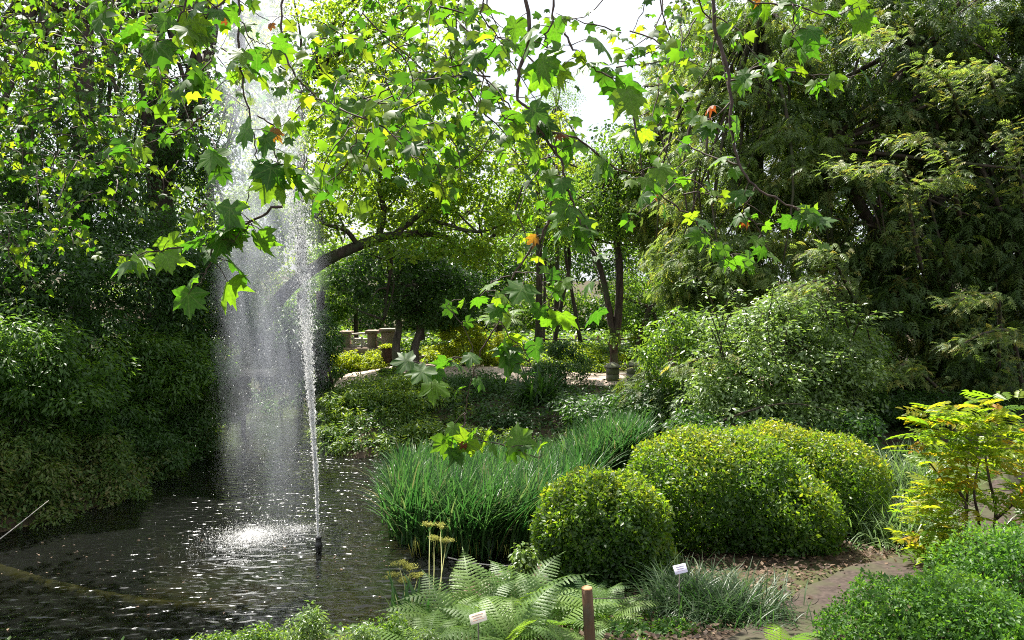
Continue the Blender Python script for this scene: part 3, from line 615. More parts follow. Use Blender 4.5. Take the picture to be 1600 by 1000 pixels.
# umbrella shaped shrub behind the spray
plant('umbrella_shrub', 'dark dome-shaped weeping shrub on thin stems behind the fountain', 'shrub', [ellp(465, 530, 15.6, 68, 46, .8), ellp(490, 525, 15.7, 36, 40, .7), ellp(440, 560, 15.4, 40, 40, .6), ellp(500, 600, 16.2, 36, 40, .5), ellp(430, 600, 17.4, 60, 40, .6)], 'dark', .10, 230, 80, .16, T_diamond(.28),
      trunks=[(trunk_px([(508 + 8 * k, 646, 16.0), (507 + 6 * k, 600, 16), (492 + 7 * k, 545, 15.8)]), [.03, .025, .02]) for k in range(-1, 3)], shell=.75, droop=1.1, up=.8, trunkname='stem', nl=5, rbias=.1)
# far bank planting
GS = 'bushes on the far bank'
plant('bank_shrub', 'broad mound of ferny green bushes on the bank right of the fountain', 'shrub', [ellp(560, 650, 14.6, 70, 48, .7), ellp(640, 640, 14.8, 80, 55, .9), ellp(690, 655, 14.6, 50, 45, .7), ellp(530, 670, 14.1, 38, 34, .5), ellp(600, 620, 15.6, 80, 38, .9)],
      'mid', .085, 520, 75, .15, T_diamond(.3), shell=.72, nl=6, tr=.03, up=.9, trunkname='stem', rbias=.4, group=GS)
plant('bank_shrub', 'bright ferny bushes at the water edge behind the reeds', 'shrub', [ellp(545, 700, 13.55, 46, 24, .3), ellp(590, 704, 13.4, 40, 20, .3), ellp(600, 682, 13.9, 62, 26, .4), ellp(680, 688, 13.6, 62, 26, .45), ellp(760, 690, 13.3, 60, 26, .45), ellp(520, 690, 13.8, 28, 22, .3)], 'mid', .08, 330, 60, .13, T_diamond(.3), shell=.7, nl=6, tr=.03, up=.9, trunkname='stem', rbias=.35, group=GS)
plant('bank_shrub', 'dark low bush on the bank under the hanging spray of leaves', 'shrub', [ellp(740, 610, 15.6, 55, 30, .7), ellp(720, 650, 15, 40, 26, .6)], 'dark', .07, 150, 70, .14, T_diamond(.4), shell=.7, trunkname='stem', tr=.03, group=GS)
plant('bank_shrub', 'dark clipped bush left of the first stone gate pillar', 'shrub', [ellp(880, 575, 16.4, 42, 42, .6), ellp(850, 600, 16, 35, 30, .6)], 'dark', .06, 150, 80, .13, T_diamond(.45), shell=.7, trunkname='stem', tr=.03, group=GS)
plant('bank_shrub', 'dark trailing bank shrub behind the right end of the reeds', 'shrub', [ellp(960, 655, 13.2, 75, 34, .7), ellp(1040, 645, 12.6, 55, 40, .7), ellp(900, 650, 14, 50, 30, .6), ellp(800, 660, 14.2, 60, 25, .5)], 'dark', .08, 300, 60, .16, T_diamond(.5), shell=.7, trunkname='stem', tr=.03, up=.9, group=GS)
plant('bank_shrub', 'grey-green drooping shrub below the second gate pillar', 'shrub', [ellp(1040, 600, 13.2, 55, 35, .6), ellp(1080, 640, 12, 45, 40, .6)], 'yew', .2, 90, 30, .2, T_spray(4), shell=.6, trunkname='stem', tr=.03, up=.9, group=GS)
plant('golden_shrub', 'lime-yellow sunlit shrub behind the pale path', 'shrub', [ellp(722, 528, 19.6, 40, 30, .6), ellp(770, 545, 19.6, 34, 24, .5)], 'lime', .07, 120, 70, .16, LP, shell=.6, trunkname='stem', tr=.03, nl=6)
plant('golden_shrub', 'yellow-green sunlit shrub left of the forked tree', 'shrub', [ellp(905, 560, 19.5, 42, 24, .6), ellp(935, 580, 19, 28, 18, .5)], 'bright', .07, 120, 60, .15, LP, shell=.6, trunkname='stem', tr=.03, nl=6, rbias=.3)
plant('golden_shrub', 'small yellow shrub between the two stone gate pillars', 'shrub', [ellp(982, 570, 19.5, 20, 20, .4)], 'lime', .07, 50, 60, .14, LP, shell=.5, trunkname='stem', tr=.02, nl=6)
plant('golden_shrub', 'tiny bright yellow-green bush right of the forked trunk', 'shrub', [ellp(998, 530, 21, 11, 9, .3)], 'lime', .06, 24, 60, .12, LP, shell=.4, trunkname='stem', tr=.02, nl=4)
plant('low_shrub', 'yellow-green low planting in front of the pale railing bridge', 'shrub', [ellp(540, 562, 20, 30, 13, .4), ellp(585, 558, 20, 26, 8, .4), ellp(585, 570, 19.7, 28, 8, .3), ellp(680, 555, 20.3, 22, 14, .4)], 'lime', .06, 150, 55, .12, LP, shell=.5, trunkname='stem', tr=.02, nl=4, rbias=-.1)
plant('low_shrub', 'dark low hedge behind the stone urn', 'shrub', [ellp(650, 545, 22.5, 40, 14, .5), ellp(720, 560, 22.5, 50, 14, .5), ellp(820, 560, 22, 60, 20, .6)], 'mid', .07, 150, 60, .14, LP, shell=.5, trunkname='stem', tr=.02, nl=4)
plant('low_shrub', 'green ground shrubs behind the two gate pillars', 'shrub', [ellp(930, 555, 22, 80, 16, .5), ellp(1040, 560, 20, 50, 22, .6)], 'mid', .07, 150, 60, .14, LP, shell=.5, trunkname='stem', tr=.02, nl=4)

# lawn strips and low sunlit ground plants around the far path
def groundcover(name, region, n, size, mt, tmpl, label=None, hgt_=.12, up=1.0, avoid=True, droop=.2, clump=.5):
    x0, x1, y0, y1 = region; x = U(x0, x1, n); y = U(y0, y1, n)
    pat = np.sin(x * 2.1 + 1.3 * np.sin(y * 1.7)) * np.cos(y * 1.9 + x) + U(-1, 1, n) * .8; k = pat > clump - .9
    x, y = x[k], y[k]; h = hgt(x, y); k = h > .04
    if avoid: k &= (pdist(x, y, PATH1) > .52) & (pdist(x, y, PATH2) > 1.2)
    x, y, h = x[k], y[k], h[k]; m_ = len(x)
    P = np.stack([x, y, h + U(0, hgt_, m_) * U(.3, 1, m_)], 1); Nn = rdir(m_) * .7 + np.array([0, 0, up]); Tt = rdir(m_) + np.array([0, 0, -droop])
    V, T, r_ = scatter(P, Nn, Tt, size * U(.6, 1.3, m_), tmpl); return link(name, mesh_np(name, V, T, M[mt], r_), kind='stuff')
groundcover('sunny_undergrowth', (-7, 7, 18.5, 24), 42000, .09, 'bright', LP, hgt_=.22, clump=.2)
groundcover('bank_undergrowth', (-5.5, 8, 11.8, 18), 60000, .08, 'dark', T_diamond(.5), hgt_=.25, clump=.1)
groundcover('far_undergrowth', (-14, 14, 22, 30), 36000, .16, 'mid', LP, hgt_=.35, clump=.1)
groundcover('lawn_weeds', (2.4, 14, 6.5, 16), 36000, .06, 'dark', T_diamond(.5), hgt_=.12, clump=.5)
groundcover('ivy', (-13, -5.0, 6, 19), 60000, .07, 'dark', LP, hgt_=.22, clump=-.2)
groundcover('near_undergrowth', (-5.5, 1.3, 4.0, 7.6), 16000, .045, 'mid', LP, hgt_=.08, clump=.2)

_n = 90000; _x = U(-11, -4.6, _n); _y = U(7, 17, _n); _s = sdist(_x, _y); _k = (_s > -.12) & (_s < 1.0); _x, _y = _x[_k], _y[_k]
_z = np.maximum(hgt(_x, _y), 0) + U(.01, .3, len(_x)); V, T, r_ = scatter(np.stack([_x, _y, _z], 1), rdir(len(_x)) * .8 + np.array([.5, -.3, .5]), rdir(len(_x)) + np.array([0, 0, -.6]), .06 * U(.6, 1.3, len(_x)), T_diamond(.6)); link('shore_ivy', mesh_np('shore_ivy', V, T, M['ivybank'], r_), kind='stuff')
# ------------------------------------------------------------------ left bank: dark evergreen shrubs and tall trees
GL = 'dark evergreen shrubs of the left bank'
LL = T_diamond(.36)
def lshrub(label, ells, n, per, mt='dark', size=.095, **kw):
    kw.setdefault('rs', .24)
    return plant('evergreen_shrub', label, 'shrub', ells, mt, size, n, per, kw.pop('rs'), kw.pop('tmpl', LL), group=GL, tr=.05, trunkname='stem', shell=.72, up=.75, droop=.5, **kw)
lshrub('low ivy-clad bush at the water edge on the far left', [ellp(20, 740, 9.9, 90, 75, .7), ellp(120, 735, 10.8, 80, 62, .7), ellp(-100, 760, 9.2, 90, 80, .7)], 420, 60, 'ivybank', size=.07, rs=.16)
lshrub('low leafy bush hanging over the water, second from left', [ellp(215, 715, 12.0, 75, 55, .6), ellp(170, 690, 11.8, 80, 60, .7), ellp(275, 685, 13.0, 55, 42, .6)], 330, 60, size=.075, rs=.17, rbias=.1)
lshrub('glossy laurel bush with paler shoots at the far left edge', [ellp(30, 570, 10.4, 90, 85, .8), ellp(100, 600, 10.7, 80, 80, .8), ellp(-110, 580, 10, 90, 110, .9)], 380, 60, 'mid', rs=.2, rbias=-.3)
lshrub('green-tipped laurel bush in the middle of the left bank', [ellp(220, 580, 12.6, 80, 65, .7), ellp(170, 640, 12.2, 80, 70, .7), ellp(290, 570, 13.4, 65, 52, .7)], 420, 62, 'mid', rs=.2, rbias=-.2)
lshrub('laurel bush leaning over the water beside the stone bridge', [ellp(300, 625, 14.2, 62, 42, .6), ellp(300, 590, 14.8, 38, 40, .6), ellp(290, 655, 13.7, 58, 28, .5)], 300, 60, 'elder', size=.07, rs=.18, rbias=-.4)
lshrub('tall dark bush behind, at the left frame edge', [ellp(0, 440, 11.6, 120, 110, .9), ellp(110, 450, 12, 95, 100, .9), ellp(-160, 440, 11, 120, 140, .9)], 480, 60, rs=.24)
lshrub('tall dark bush behind the hanging leaf cluster', [ellp(230, 430, 13.4, 95, 105, .9), ellp(320, 470, 14.6, 70, 80, .8)], 420, 60, rs=.24)
lshrub('grey-green bush just left of the fountain spray', [ellp(375, 440, 16, 48, 85, .7), ellp(345, 500, 15.6, 50, 45, .7), ellp(400, 360, 17, 50, 70, .7)], 300, 60, 'mid', size=.09, rs=.2, rbias=.2)
for (px, py, rx, ry, lb) in [(30, 810, 80, 34, 'trailing ivy mat hanging to the water at the far left'), (150, 775, 75, 32, 'trailing ivy mat hanging to the water, second from left'), (240, 735, 48, 30, 'trailing ivy mat hanging to the water below the leafy bush'),
                             (300, 695, 40, 26, 'trailing ivy mat at the water near the stone bridge'), (-90, 835, 80, 36, 'trailing ivy mat at the water just past the left edge')]:
    q = onz(px, py + 12); lshrub(lb, [ellp(px, py, q[1] + .25, rx, ry, .45)], 130, 60, 'ivybank', .06, rs=.12)
GT = 'tall dark trees of the left bank'
plant('tall_evergreen', 'tall dark evergreen with brown trunk at upper left', 'tree', [ellp(70, 250, 13.6, 130, 120, 1.3), ellp(-100, 300, 13, 150, 160, 1.3), ellp(150, 330, 14, 90, 90, 1.1)], 'dark', .11, 420, 60, .3, LL,
      trunks=[(trunk_px([(120, 600, 14.6), (128, 300, 14.6), (132, 100, 14.6), (126, -150, 14.6)]), [.2, .18, .16, .1])], group=GT, nl=14, shell=.6)
plant('tall_evergreen', 'tall dark evergreen with forked brown trunk left of the spray', 'tree', [ellp(250, 300, 15.6, 90, 100, 1.2), ellp(320, 200, 16, 70, 90, 1.2), ellp(200, 160, 16, 60, 80, 1.1), ellp(230, -60, 17, 110, 80, 1.1)], 'dark', .11, 330, 60, .3, LL,
      trunks=[(trunk_px([(265, 560, 16), (250, 300, 16), (245, 120, 16), (235, -120, 16)]), [.26, .24, .22, .14]), (trunk_px([(256, 300, 16), (290, 180, 16), (325, 90, 16), (350, -80, 16)]), [.16, .14, .12, .08])], group=GT, nl=14, shell=.5)
plant('tall_evergreen', 'thin-crowned evergreen with leaning trunk behind the leftmost leaves', 'tree', [ellp(60, 60, 15.4, 130, 90, 1.3), ellp(-150, 60, 15, 150, 130, 1.3), ellp(-60, -120, 16, 180, 130, 1.4), ellp(100, -90, 16.5, 120, 100, 1.2)], 'mid', .12, 420, 60, .36, LL,
      trunks=[(trunk_px([(20, 600, 15.6), (30, 300, 15.6), (70, 60, 15.6), (110, -100, 15.6)]), [.18, .16, .12, .07])], group=GT, nl=12, shell=.4)

# ------------------------------------------------------------------ right: yews and pale shrub
SPR, SPR2 = T_spray(4, .5, .12), T_spray(4, .6, .12)
def conifer(label, ells, mt, n, per, size, trunks, rs=.34, name='yew_tree', group=None, extra=None, **kw):
    root = plant(name, label, 'tree', ells, mt, size, n, per, rs, kw.pop('tmpl', SPR), trunks=trunks, group=group, up=.9, droop=.7, flat=.5, nl=kw.pop('nl', 30), **kw)
    return root
conifer('huge dark yew tree filling the upper right with open dark interior',
        [ellp(1380, 120, 14.6, 150, 170, 1.6), ellp(1530, 160, 14.8, 150, 200, 1.6), ellp(1330, 330, 14.2, 110, 110, 1.2), ellp(1490, 420, 14.2, 150, 120, 1.3), ellp(1640, 420, 13.8, 120, 220, 1.4), ellp(1400, 510, 13.8, 110, 90, 1.0), ellp(1580, 540, 13.2, 90, 60, .9), ellp(1720, 100, 14, 150, 200, 1.5)],
        'yew', 1150, 28, .25, [(trunk_px([(1478, 640, 14.6), (1476, 560, 14.6), (1470, 420, 14.6), (1455, 250, 14.6), (1440, 60, 14.6)]), [.26, .24, .2, .14, .08]),
                              (trunk_px([(1500, 640, 14.7), (1530, 540, 14.7), (1570, 380, 14.8), (1600, 200, 15)]), [.2, .18, .13, .07]),
                              (trunk_px([(1470, 600, 14.5), (1420, 470, 14.3), (1350, 330, 14.1), (1290, 230, 13.9)]), [.16, .13, .10, .05])], shell=.55)
conifer('olive yew tree with drooping golden sprays left of the huge dark yew', [ellp(1170, 110, 14.4, 110, 130, 1.2), ellp(1230, 260, 14, 90, 90, 1.1), ellp(1120, 300, 14.2, 90, 90, 1.1), ellp(1150, 420, 13.6, 100, 70, 1.0), ellp(1080, 420, 14, 60, 70, .9)],
        'yewlight', 520, 26, .20, [(trunk_px([(1165, 640, 14.6), (1170, 420, 14.6), (1185, 200, 14.6), (1190, 0, 14.6)]), [.2, .17, .12, .06])], rs=.3, shell=.35, rbias=-.1)
conifer('slender pale conifer at the edge of the open sky, right of centre', [ellp(1040, 240, 17.5, 50, 110, .9), ellp(1060, 130, 18, 50, 90, .8), ellp(1030, 330, 17, 60, 60, .9)], 'yewlight', 200, 26, .2,
        [(trunk_px([(1050, 580, 17.8), (1048, 400, 17.8), (1052, 150, 17.8)]), [.13, .10, .05])], rs=.26, shell=.4, name='conifer')
plant('background_conifer', 'dense dark conifer mass behind the yews, closing off the sky on the right', 'tree', [ellp(1500, 200, 20, 190, 230, 1.6), ellp(1300, 300, 20, 130, 170, 1.5), ellp(1250, 80, 20.5, 120, 130, 1.4), ellp(1120, 60, 20, 80, 110, 1.2), ellp(1450, 450, 19, 200, 90, 1.4), ellp(1650, 250, 20, 150, 260, 1.5)],
      'yew', .17, 520, 42, .4, T_diamond(.5), base=tuple(at(1400, 560, 20)[:2]), tr=.25, shell=.4, nl=14)
# sunlight painted as paler sprays on the yew's lower boughs: each bough a part
ybig = [o for o in bpy.data.objects if o.name == 'yew_tree'][0]
def bough(root, pts, n, spread, size, mt='yewlight', rb=0.0, tmpl=None, r0=.035):
    P = cat_mull(trunk_px(pts), 8); mb = MB(); mb.tube(P, np.linspace(r0, r0 * .25, len(P)), 5, 1, .05)
    b = mb.build('bough', M['bark'], root)
    i = rng.integers(1, len(P), n); Tn = nrm(np.gradient(P, axis=0))[i]
    pos = P[i] + rng.standard_normal((n, 3)) * np.array([spread, spread, spread * .35]); pos[:, 2] -= .03
    sd = np.sign(U(-1, 1, n))[:, None] * np.cross(Tn, (0, 0, 1))
    V, T, r_ = scatter(pos, np.array([0, 0, 1.]) + .35 * rng.standard_normal((n, 3)), Tn * .7 + sd * .6 + np.array([0, 0, -.35]), size * U(.6, 1.2, n), tmpl or SPR, np.clip(U(0, .75, n) + rb, 0, 1))
    link('foliage', mesh_np('foliage', V, T, M[mt], r_), b)
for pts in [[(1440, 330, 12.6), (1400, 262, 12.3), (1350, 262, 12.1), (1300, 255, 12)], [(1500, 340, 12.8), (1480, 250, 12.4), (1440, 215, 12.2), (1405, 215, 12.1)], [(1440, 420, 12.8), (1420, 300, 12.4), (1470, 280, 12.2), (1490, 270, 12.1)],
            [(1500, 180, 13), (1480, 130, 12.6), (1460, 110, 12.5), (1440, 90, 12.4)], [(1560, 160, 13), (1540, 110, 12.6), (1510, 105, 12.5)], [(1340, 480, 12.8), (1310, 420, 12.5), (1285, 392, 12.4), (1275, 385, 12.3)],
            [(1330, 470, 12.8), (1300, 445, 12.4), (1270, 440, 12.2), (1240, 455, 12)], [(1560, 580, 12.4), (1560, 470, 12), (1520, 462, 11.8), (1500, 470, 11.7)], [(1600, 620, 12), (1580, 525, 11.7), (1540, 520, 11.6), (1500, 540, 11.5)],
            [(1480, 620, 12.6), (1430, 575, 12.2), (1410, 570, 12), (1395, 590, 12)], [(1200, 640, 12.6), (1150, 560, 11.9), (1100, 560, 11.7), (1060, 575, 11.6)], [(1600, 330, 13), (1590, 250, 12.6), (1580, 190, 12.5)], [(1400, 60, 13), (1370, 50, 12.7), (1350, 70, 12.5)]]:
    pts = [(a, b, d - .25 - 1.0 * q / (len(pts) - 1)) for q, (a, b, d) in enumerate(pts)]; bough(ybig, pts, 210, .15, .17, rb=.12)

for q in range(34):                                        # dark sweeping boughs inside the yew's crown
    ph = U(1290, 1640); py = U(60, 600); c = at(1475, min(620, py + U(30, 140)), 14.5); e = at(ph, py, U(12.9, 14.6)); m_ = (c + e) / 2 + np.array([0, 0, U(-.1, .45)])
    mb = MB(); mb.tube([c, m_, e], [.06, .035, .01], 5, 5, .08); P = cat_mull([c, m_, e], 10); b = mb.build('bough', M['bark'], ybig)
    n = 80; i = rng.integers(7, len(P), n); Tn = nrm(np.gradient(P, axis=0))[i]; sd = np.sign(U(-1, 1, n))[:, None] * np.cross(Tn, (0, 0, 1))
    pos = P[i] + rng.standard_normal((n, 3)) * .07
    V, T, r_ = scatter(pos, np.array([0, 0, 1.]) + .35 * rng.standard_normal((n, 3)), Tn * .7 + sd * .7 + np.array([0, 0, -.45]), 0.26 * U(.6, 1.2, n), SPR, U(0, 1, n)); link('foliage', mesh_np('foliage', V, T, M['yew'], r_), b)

plant('elder_shrub', 'large sunlit pale-leaved shrub in front of the yews', 'shrub', [ellp(1230, 540, 11.4, 95, 68, .8), ellp(1170, 600, 10.9, 85, 60, .8), ellp(1300, 590, 11.2, 75, 60, .8), ellp(1160, 650, 10.4, 60, 32, .6), ellp(1250, 640, 10.6, 80, 40, .7), ellp(1225, 490, 11.6, 55, 35, .6), ellp(1150, 530, 11.8, 45, 40, .5), ellp(1330, 560, 11.8, 40, 50, .5), ellp(1270, 470, 12, 30, 30, .4), ellp(1110, 620, 10.8, 45, 35, .5)],
      'elder', .075, 640, 50, .17, T_diamond(.48), shell=.68, trunkname='stem', tr=.03, nl=14, up=1.0, droop=.25)
eld = [o for o in bpy.data.objects if o.name == 'elder_shrub'][0]
for q in range(40):
    px, py = U(1090, 1370), U(470, 640); d0_ = U(10.2, 11.4); a_ = U(-40, 40)
    bough(eld, [(px, py + 40, d0_ + .5), (px + a_ * .4, py, d0_ + .1), (px + a_, py - U(10, 40), d0_ - .2), (px + a_ * 1.7, py - U(0, 30), d0_ - .4)], 60, .07, .085, 'elder', tmpl=T_diamond(.5), r0=.012)
band_shrub('dark low shrub under the yew beside the reddish path', 1350, 1520, 12, 12, 610, 668, 'dark', .07, 170, 60, .16, name='low_shrub', tmpl=T_diamond(.5))
band_shrub('dark grey-green shrub under the far right boughs', 1540, 1720, 12.5, 12.5, 560, 640, 'yew', .2, 120, 26, .2, name='low_shrub', tmpl=SPR)
band_shrub('dark low shrub behind the large clipped mound', 1090, 1330, 10, 10, 648, 700, 'dark', .06, 200, 60, .14, name='low_shrub', tmpl=T_diamond(.5))
band_shrub('green tangle at the foot of the olive yew', 1080, 1300, 12.6, 12.6, 480, 640, 'mid', .08, 260, 50, .22, name='low_shrub', tmpl=T_diamond(.5))

# strap-leaved plant under the hanging spray
def tuft(name, label, cat, loc, n, ln, wd, mt, rad=.1, lean=.8, grp=None, k=5, kind=None):
    rt = thing(name, label, cat, loc, grp)
    V, T, r_ = blades(np.array(loc)[None] + np.stack([rng.standard_normal(n) * rad, rng.standard_normal(n) * rad, np.zeros(n)], 1), ln, wd, lean, k)
    o = link('blades', mesh_np('blades', V, T, M[mt], r_), rt); o['kind'] = 'stuff'; return rt
def blades(P, ln, wd, lean, k=4, az=None, ls=1.0):
    n = len(P); a = U(0, 2 * np.pi, n) if az is None else az; L_ = ln * U(.6, 1.15, n) * ls; le = lean * U(.25, 1.25, n); ww = wd * U(.7, 1.2, n)
    t = np.linspace(0, 1, k + 1); hd = np.stack([np.cos(a), np.sin(a), 0 * a], 1); sdv = np.stack([-np.sin(a), np.cos(a), 0 * a], 1)
    tw = U(-.6, .6, n); sdv = sdv + hd * tw[:, None]
    out = np.cumsum(np.concatenate([np.zeros((n, 1)), np.sin(np.clip(le[:, None] * (.25 + 1.6 * t[1:][None]), 0, 2.7)) / k], 1), 1) * L_[:, None]
    upz = np.cumsum(np.concatenate([np.zeros((n, 1)), np.cos(np.clip(le[:, None] * (.25 + 1.6 * t[1:][None]), 0, 2.7)) / k], 1), 1) * L_[:, None]
    C = P[:, None] + hd[:, None] * out[..., None] + np.array([0, 0, 1.])[None, None] * upz[..., None]
    w_ = (ww[:, None] * .5 * (1 - t[None] ** 2.5) * (.6 + .8 * np.minimum(t[None] * 3, 1)) + .0006)[..., None] * sdv[:, None]
    V = np.stack([C - w_, C + w_], 2).reshape(n, -1, 3); f = []
    for i in range(k): f += [(2 * i, 2 * i + 1, 2 * i + 3), (2 * i, 2 * i + 3, 2 * i + 2)]
    T = np.array(f)[None] + (np.arange(n) * (2 * k + 2))[:, None, None]
    return V.reshape(-1, 3), T.reshape(-1, 3), np.repeat(U(0, 1, n), 2 * k + 2)
p0 = onz(840, 655, .35)
tuft('strap_leaf_plant', 'dark strap-leaved plant hanging over the bank behind the reeds', 'plant', (p0[0], p0[1], hz(p0[0], p0[1])), 220, .75, .035, 'dark', .16, 1.1)

# ------------------------------------------------------------------ built things in the distance
def block(root, c, d, mat, rot=0, name='stone', jit=.04, **kw):
    mb = MB(); mb.box((0, 0, 0), d, 0, jit); o = mb.build(name, M[mat], root, smooth=False, local=True)
    o.location = Vector(c) - root.location; o.rotation_euler = (0, 0, rot); return o
# stone footbridge over the tail of the pond
sb = thing('stone_bridge', 'old grey stone footbridge with flat slabs half hidden by the spray', 'bridge', tuple(onz(370, 640, 0)))
dB = 14.9
yb = dB
zt = at(400, 551, dB)[2]
for k in range(4):
    c = at(352 + 24 * k, 578, dB); block(sb, (c[0], c[1], c[2]), (.36, 1.2, .12), 'stone', U(-.04, .04), 'slab')
for k in range(3):
    c = at(392 + 20 * k, 552, dB + .3); block(sb, (c[0], c[1], c[2]), (.30, .34, .09), 'stone', U(-.04, .04), 'coping')
for row in range(3):
    for k in range(4):
        c = at(378 + 17 * k + 8 * (row % 2), 559 + 6.5 * row, dB + .25); block(sb, c, (.22, .26, .09), 'stone', U(-.06, .06))
for row in range(9):
    for k in range(3):
        c = at(330 + 18 * k + 8 * (row % 2), 588 + 8 * row, dB - .2 + .05 * k); block(sb, c, (.26, .5, .115), 'stone', U(-.1, .1))
for row in range(0):
    for k in range(3):
        c = at(492 + 16 * k + 8 * (row % 2), 590 + 8.5 * row, dB + .25); block(sb, c, (.24, .5, .12), 'stone', U(-.1, .1))
for k in range(1):
    c = at(428 + 24 * k, 580, dB + .5); block(sb, (c[0], c[1], c[2]), (.36, 1.0, .12), 'stone', U(-.04, .04), 'slab')
# pale rustic railing bridge
rb_ = thing('railing_bridge', 'pinkish stone bridge with pale rustic lattice railings in the sun', 'bridge', tuple(at(565, 548, 20.9)))
for px, h_ in ((541, .52), (582, .56), (607, .66)):
    c = at(px, 534, 20.9); wpx = .22 if px < 600 else .34
    block(rb_, (c[0], c[1], c[2] - .05), (wpx, .34, h_), 'pinkstone', 0, 'pier'); block(rb_, (c[0], c[1], c[2] + h_ / 2 - .01), (wpx + .1, .44, .08), 'pinkstone', 0, 'cap')
for a_, b_ in [((518, 527), (580, 520)), ((518, 530), (604, 532)), ((518, 543), (582, 541)), ((545, 528), (582, 542)), ((545, 541), (580, 529)), ((552, 526), (552, 543)), ((565, 526), (565, 543)), ((518, 530), (541, 541)), ((590, 527), (590, 541)), ((584, 530), (604, 529))]:
    mb = MB(); mb.tube([at(a_[0], a_[1], 20.8), at((a_[0] + b_[0]) / 2, (a_[1] + b_[1]) / 2 - 1, 20.8), at(b_[0], b_[1], 20.8)], [.032, .028, .03], 6, 2, .08); mb.build('rail', M['woodwhite'], rb_)
c = at(560, 546, 20.9); block(rb_, c, (2.1, .7, .12), 'pinkstone', 0, 'deck')
# tall hollow stump
c = ghit(605, 572); st = thing('tree_stump', 'hollow dark stump capped with yellow-green moss by the gravel path', 'stump', tuple(c))
mb = MB(); mb.tube([c - (0, 0, .08), c + (0, 0, .12), c + (0.03, 0, .3), c + (.02, 0, .47)], [.24, .19, .17, .18], 12, 3, .09); mb.build('trunk', M['stump'], st)
n = 900; d = rdir(n) * U(.5, 1, n)[:, None] * np.array([.2, .2, .07]); V, T, r_ = scatter(c + (0, 0, .5) + d, rdir(n) + (0, 0, 1.), rdir(n), np.full(n, .045), OV); link('moss', mesh_np('moss', V, T, M['lime'], r_), st)
c = ghit(608, 590); ms = thing('mossy_log', 'short dark mossy log lying at the gravel path edge', 'log', tuple(c))
mb = MB(); mb.tube([c + (-.2, 0, .08), c + (.22, .1, .1)], [.1, .09], 10, 4, .07); mb.build('wood', M['stump'], ms)
n = 900; d = rdir(n) * U(.6, 1, n)[:, None] * np.array([.3, .18, .12]); V, T, r_ = scatter(c + (0, 0, .12) + d, rdir(n) + (0, 0, 1.), rdir(n), np.full(n, .05), OV); link('moss', mesh_np('moss', V, T, M['mid'], r_), ms)
c = ghit(651, 570); ur = thing('stone_urn', 'small grey stone urn with yellow flowers right of the twin trunks', 'urn', tuple(c))
mb = MB(); mb.lathe(c, [(.09, -.03), (.09, .02), (.06, .05), (.07, .1), (.15, .17), (.22, .21), (.23, .235), (.19, .235), (.16, .2)], 16); mb.build('bowl', M['stone'], ur)
n = 160; n = 400; d = rdir(n) * U(.2, 1, n)[:, None] * np.array([.09, .09, .07]); V, T, r_ = scatter(c + (.05, 0, .27) + d, rdir(n) + (0, 0, 1.), rdir(n), np.full(n, .05), OV); link('flowers', mesh_np('flowers', V, T, M['lime'], r_), ur)
# gate pillars and the pale bench between them
c = np.array(at(957, 604, 16.4)); p1 = thing('gate_pillar', 'left stone gate pillar with cone-shaped mossy cap', 'pillar', tuple(c), 'stone pillars beside the far path')
for k in range(3): block(p1, c + (0, 0, .075 + .15 * k - .03), (.25, .25, .148), 'stone', U(-.03, .03), 'stone', .02)
mb = MB(); mb.lathe(c + (0, 0, .41), [(.19, 0), (.19, .03), (.1, .08), (.05, .10), (.03, .115)], 10); mb.build('cap', M['stone'], p1)
c = np.array(at(992, 606, 15.6)); p2 = thing('gate_pillar', 'right stone gate pillar, darker, with leafy plant against it', 'pillar', tuple(c), 'stone pillars beside the far path')
for k in range(3): block(p2, c + (0, 0, .09 + .16 * k - .04), (.3, .3, .158), 'stone', U(-.03, .03), 'stone', .02)
mb = MB(); mb.lathe(c + (0, 0, .46), [(.22, 0), (.22, .035), (.12, .08), (.06, .11), (.03, .125)], 10); mb.build('cap', M['stone'], p2)
bn = thing('garden_bench', 'small pale slatted bench glimpsed between the gate pillars', 'bench', tuple(at(975, 608, 16.9)))
for nm, a_, b_, r_ in [('rail', (964, 584), (986, 584), .02), ('rail', (964, 593), (986, 593), .022), ('leg', (967, 593), (967, 609), .022), ('leg', (975, 593), (975, 610), .02), ('leg', (983, 593), (984, 609), .022)]:
    mb = MB(); mb.tube([at(*a_, 16.9), at(*b_, 16.9)], [r_, r_], 6, 1); mb.build(nm, M['woodwhite'], bn, smooth=False)
for k in range(3): c = at(975, 590.5, 16.9); block(bn, (c[0], c[1] + .09 * k, c[2]), (.3, .075, .02), 'woodwhite', 0, 'slat', 0)
# old steps right of pillars
for k in range(3):
    c = at(1020 + 10 * k, 614 - 5 * k, 14.8 + .35 * k); o = thing('stone_step', ['lowest', 'middle', 'topmost'][k] + ' weathered stone step right of the gate pillars', 'step', tuple(c), 'stone steps by the far path'); block(o, c, (.7, .3, .09), 'stone', .1, 'slab')
# far wooden fence
fn = thing('wooden_fence', 'low brown post-and-rail fence in the shade beyond the lawn', 'fence', tuple(at(900, 545, 24)))
for px in (840, 869, 900, 935, 968, 1000):
    c = at(px, 545, 24); mb = MB(); mb.tube([c - (0, 0, .1), c + (0, 0, .42)], [.045, .045], 7, 1); mb.build('post', M['post'], fn, smooth=False)
for py in (530, 538):
    for k, px in enumerate((840, 869, 900, 935, 968)):
        q = (869, 900, 935, 968, 1000)[k]; mb = MB(); mb.tube([at(px + 1, py, 23.9), at(q - 1, py + 1, 23.9)], [.025, .025], 6, 1); mb.build('rail', M['post'], fn, smooth=False)

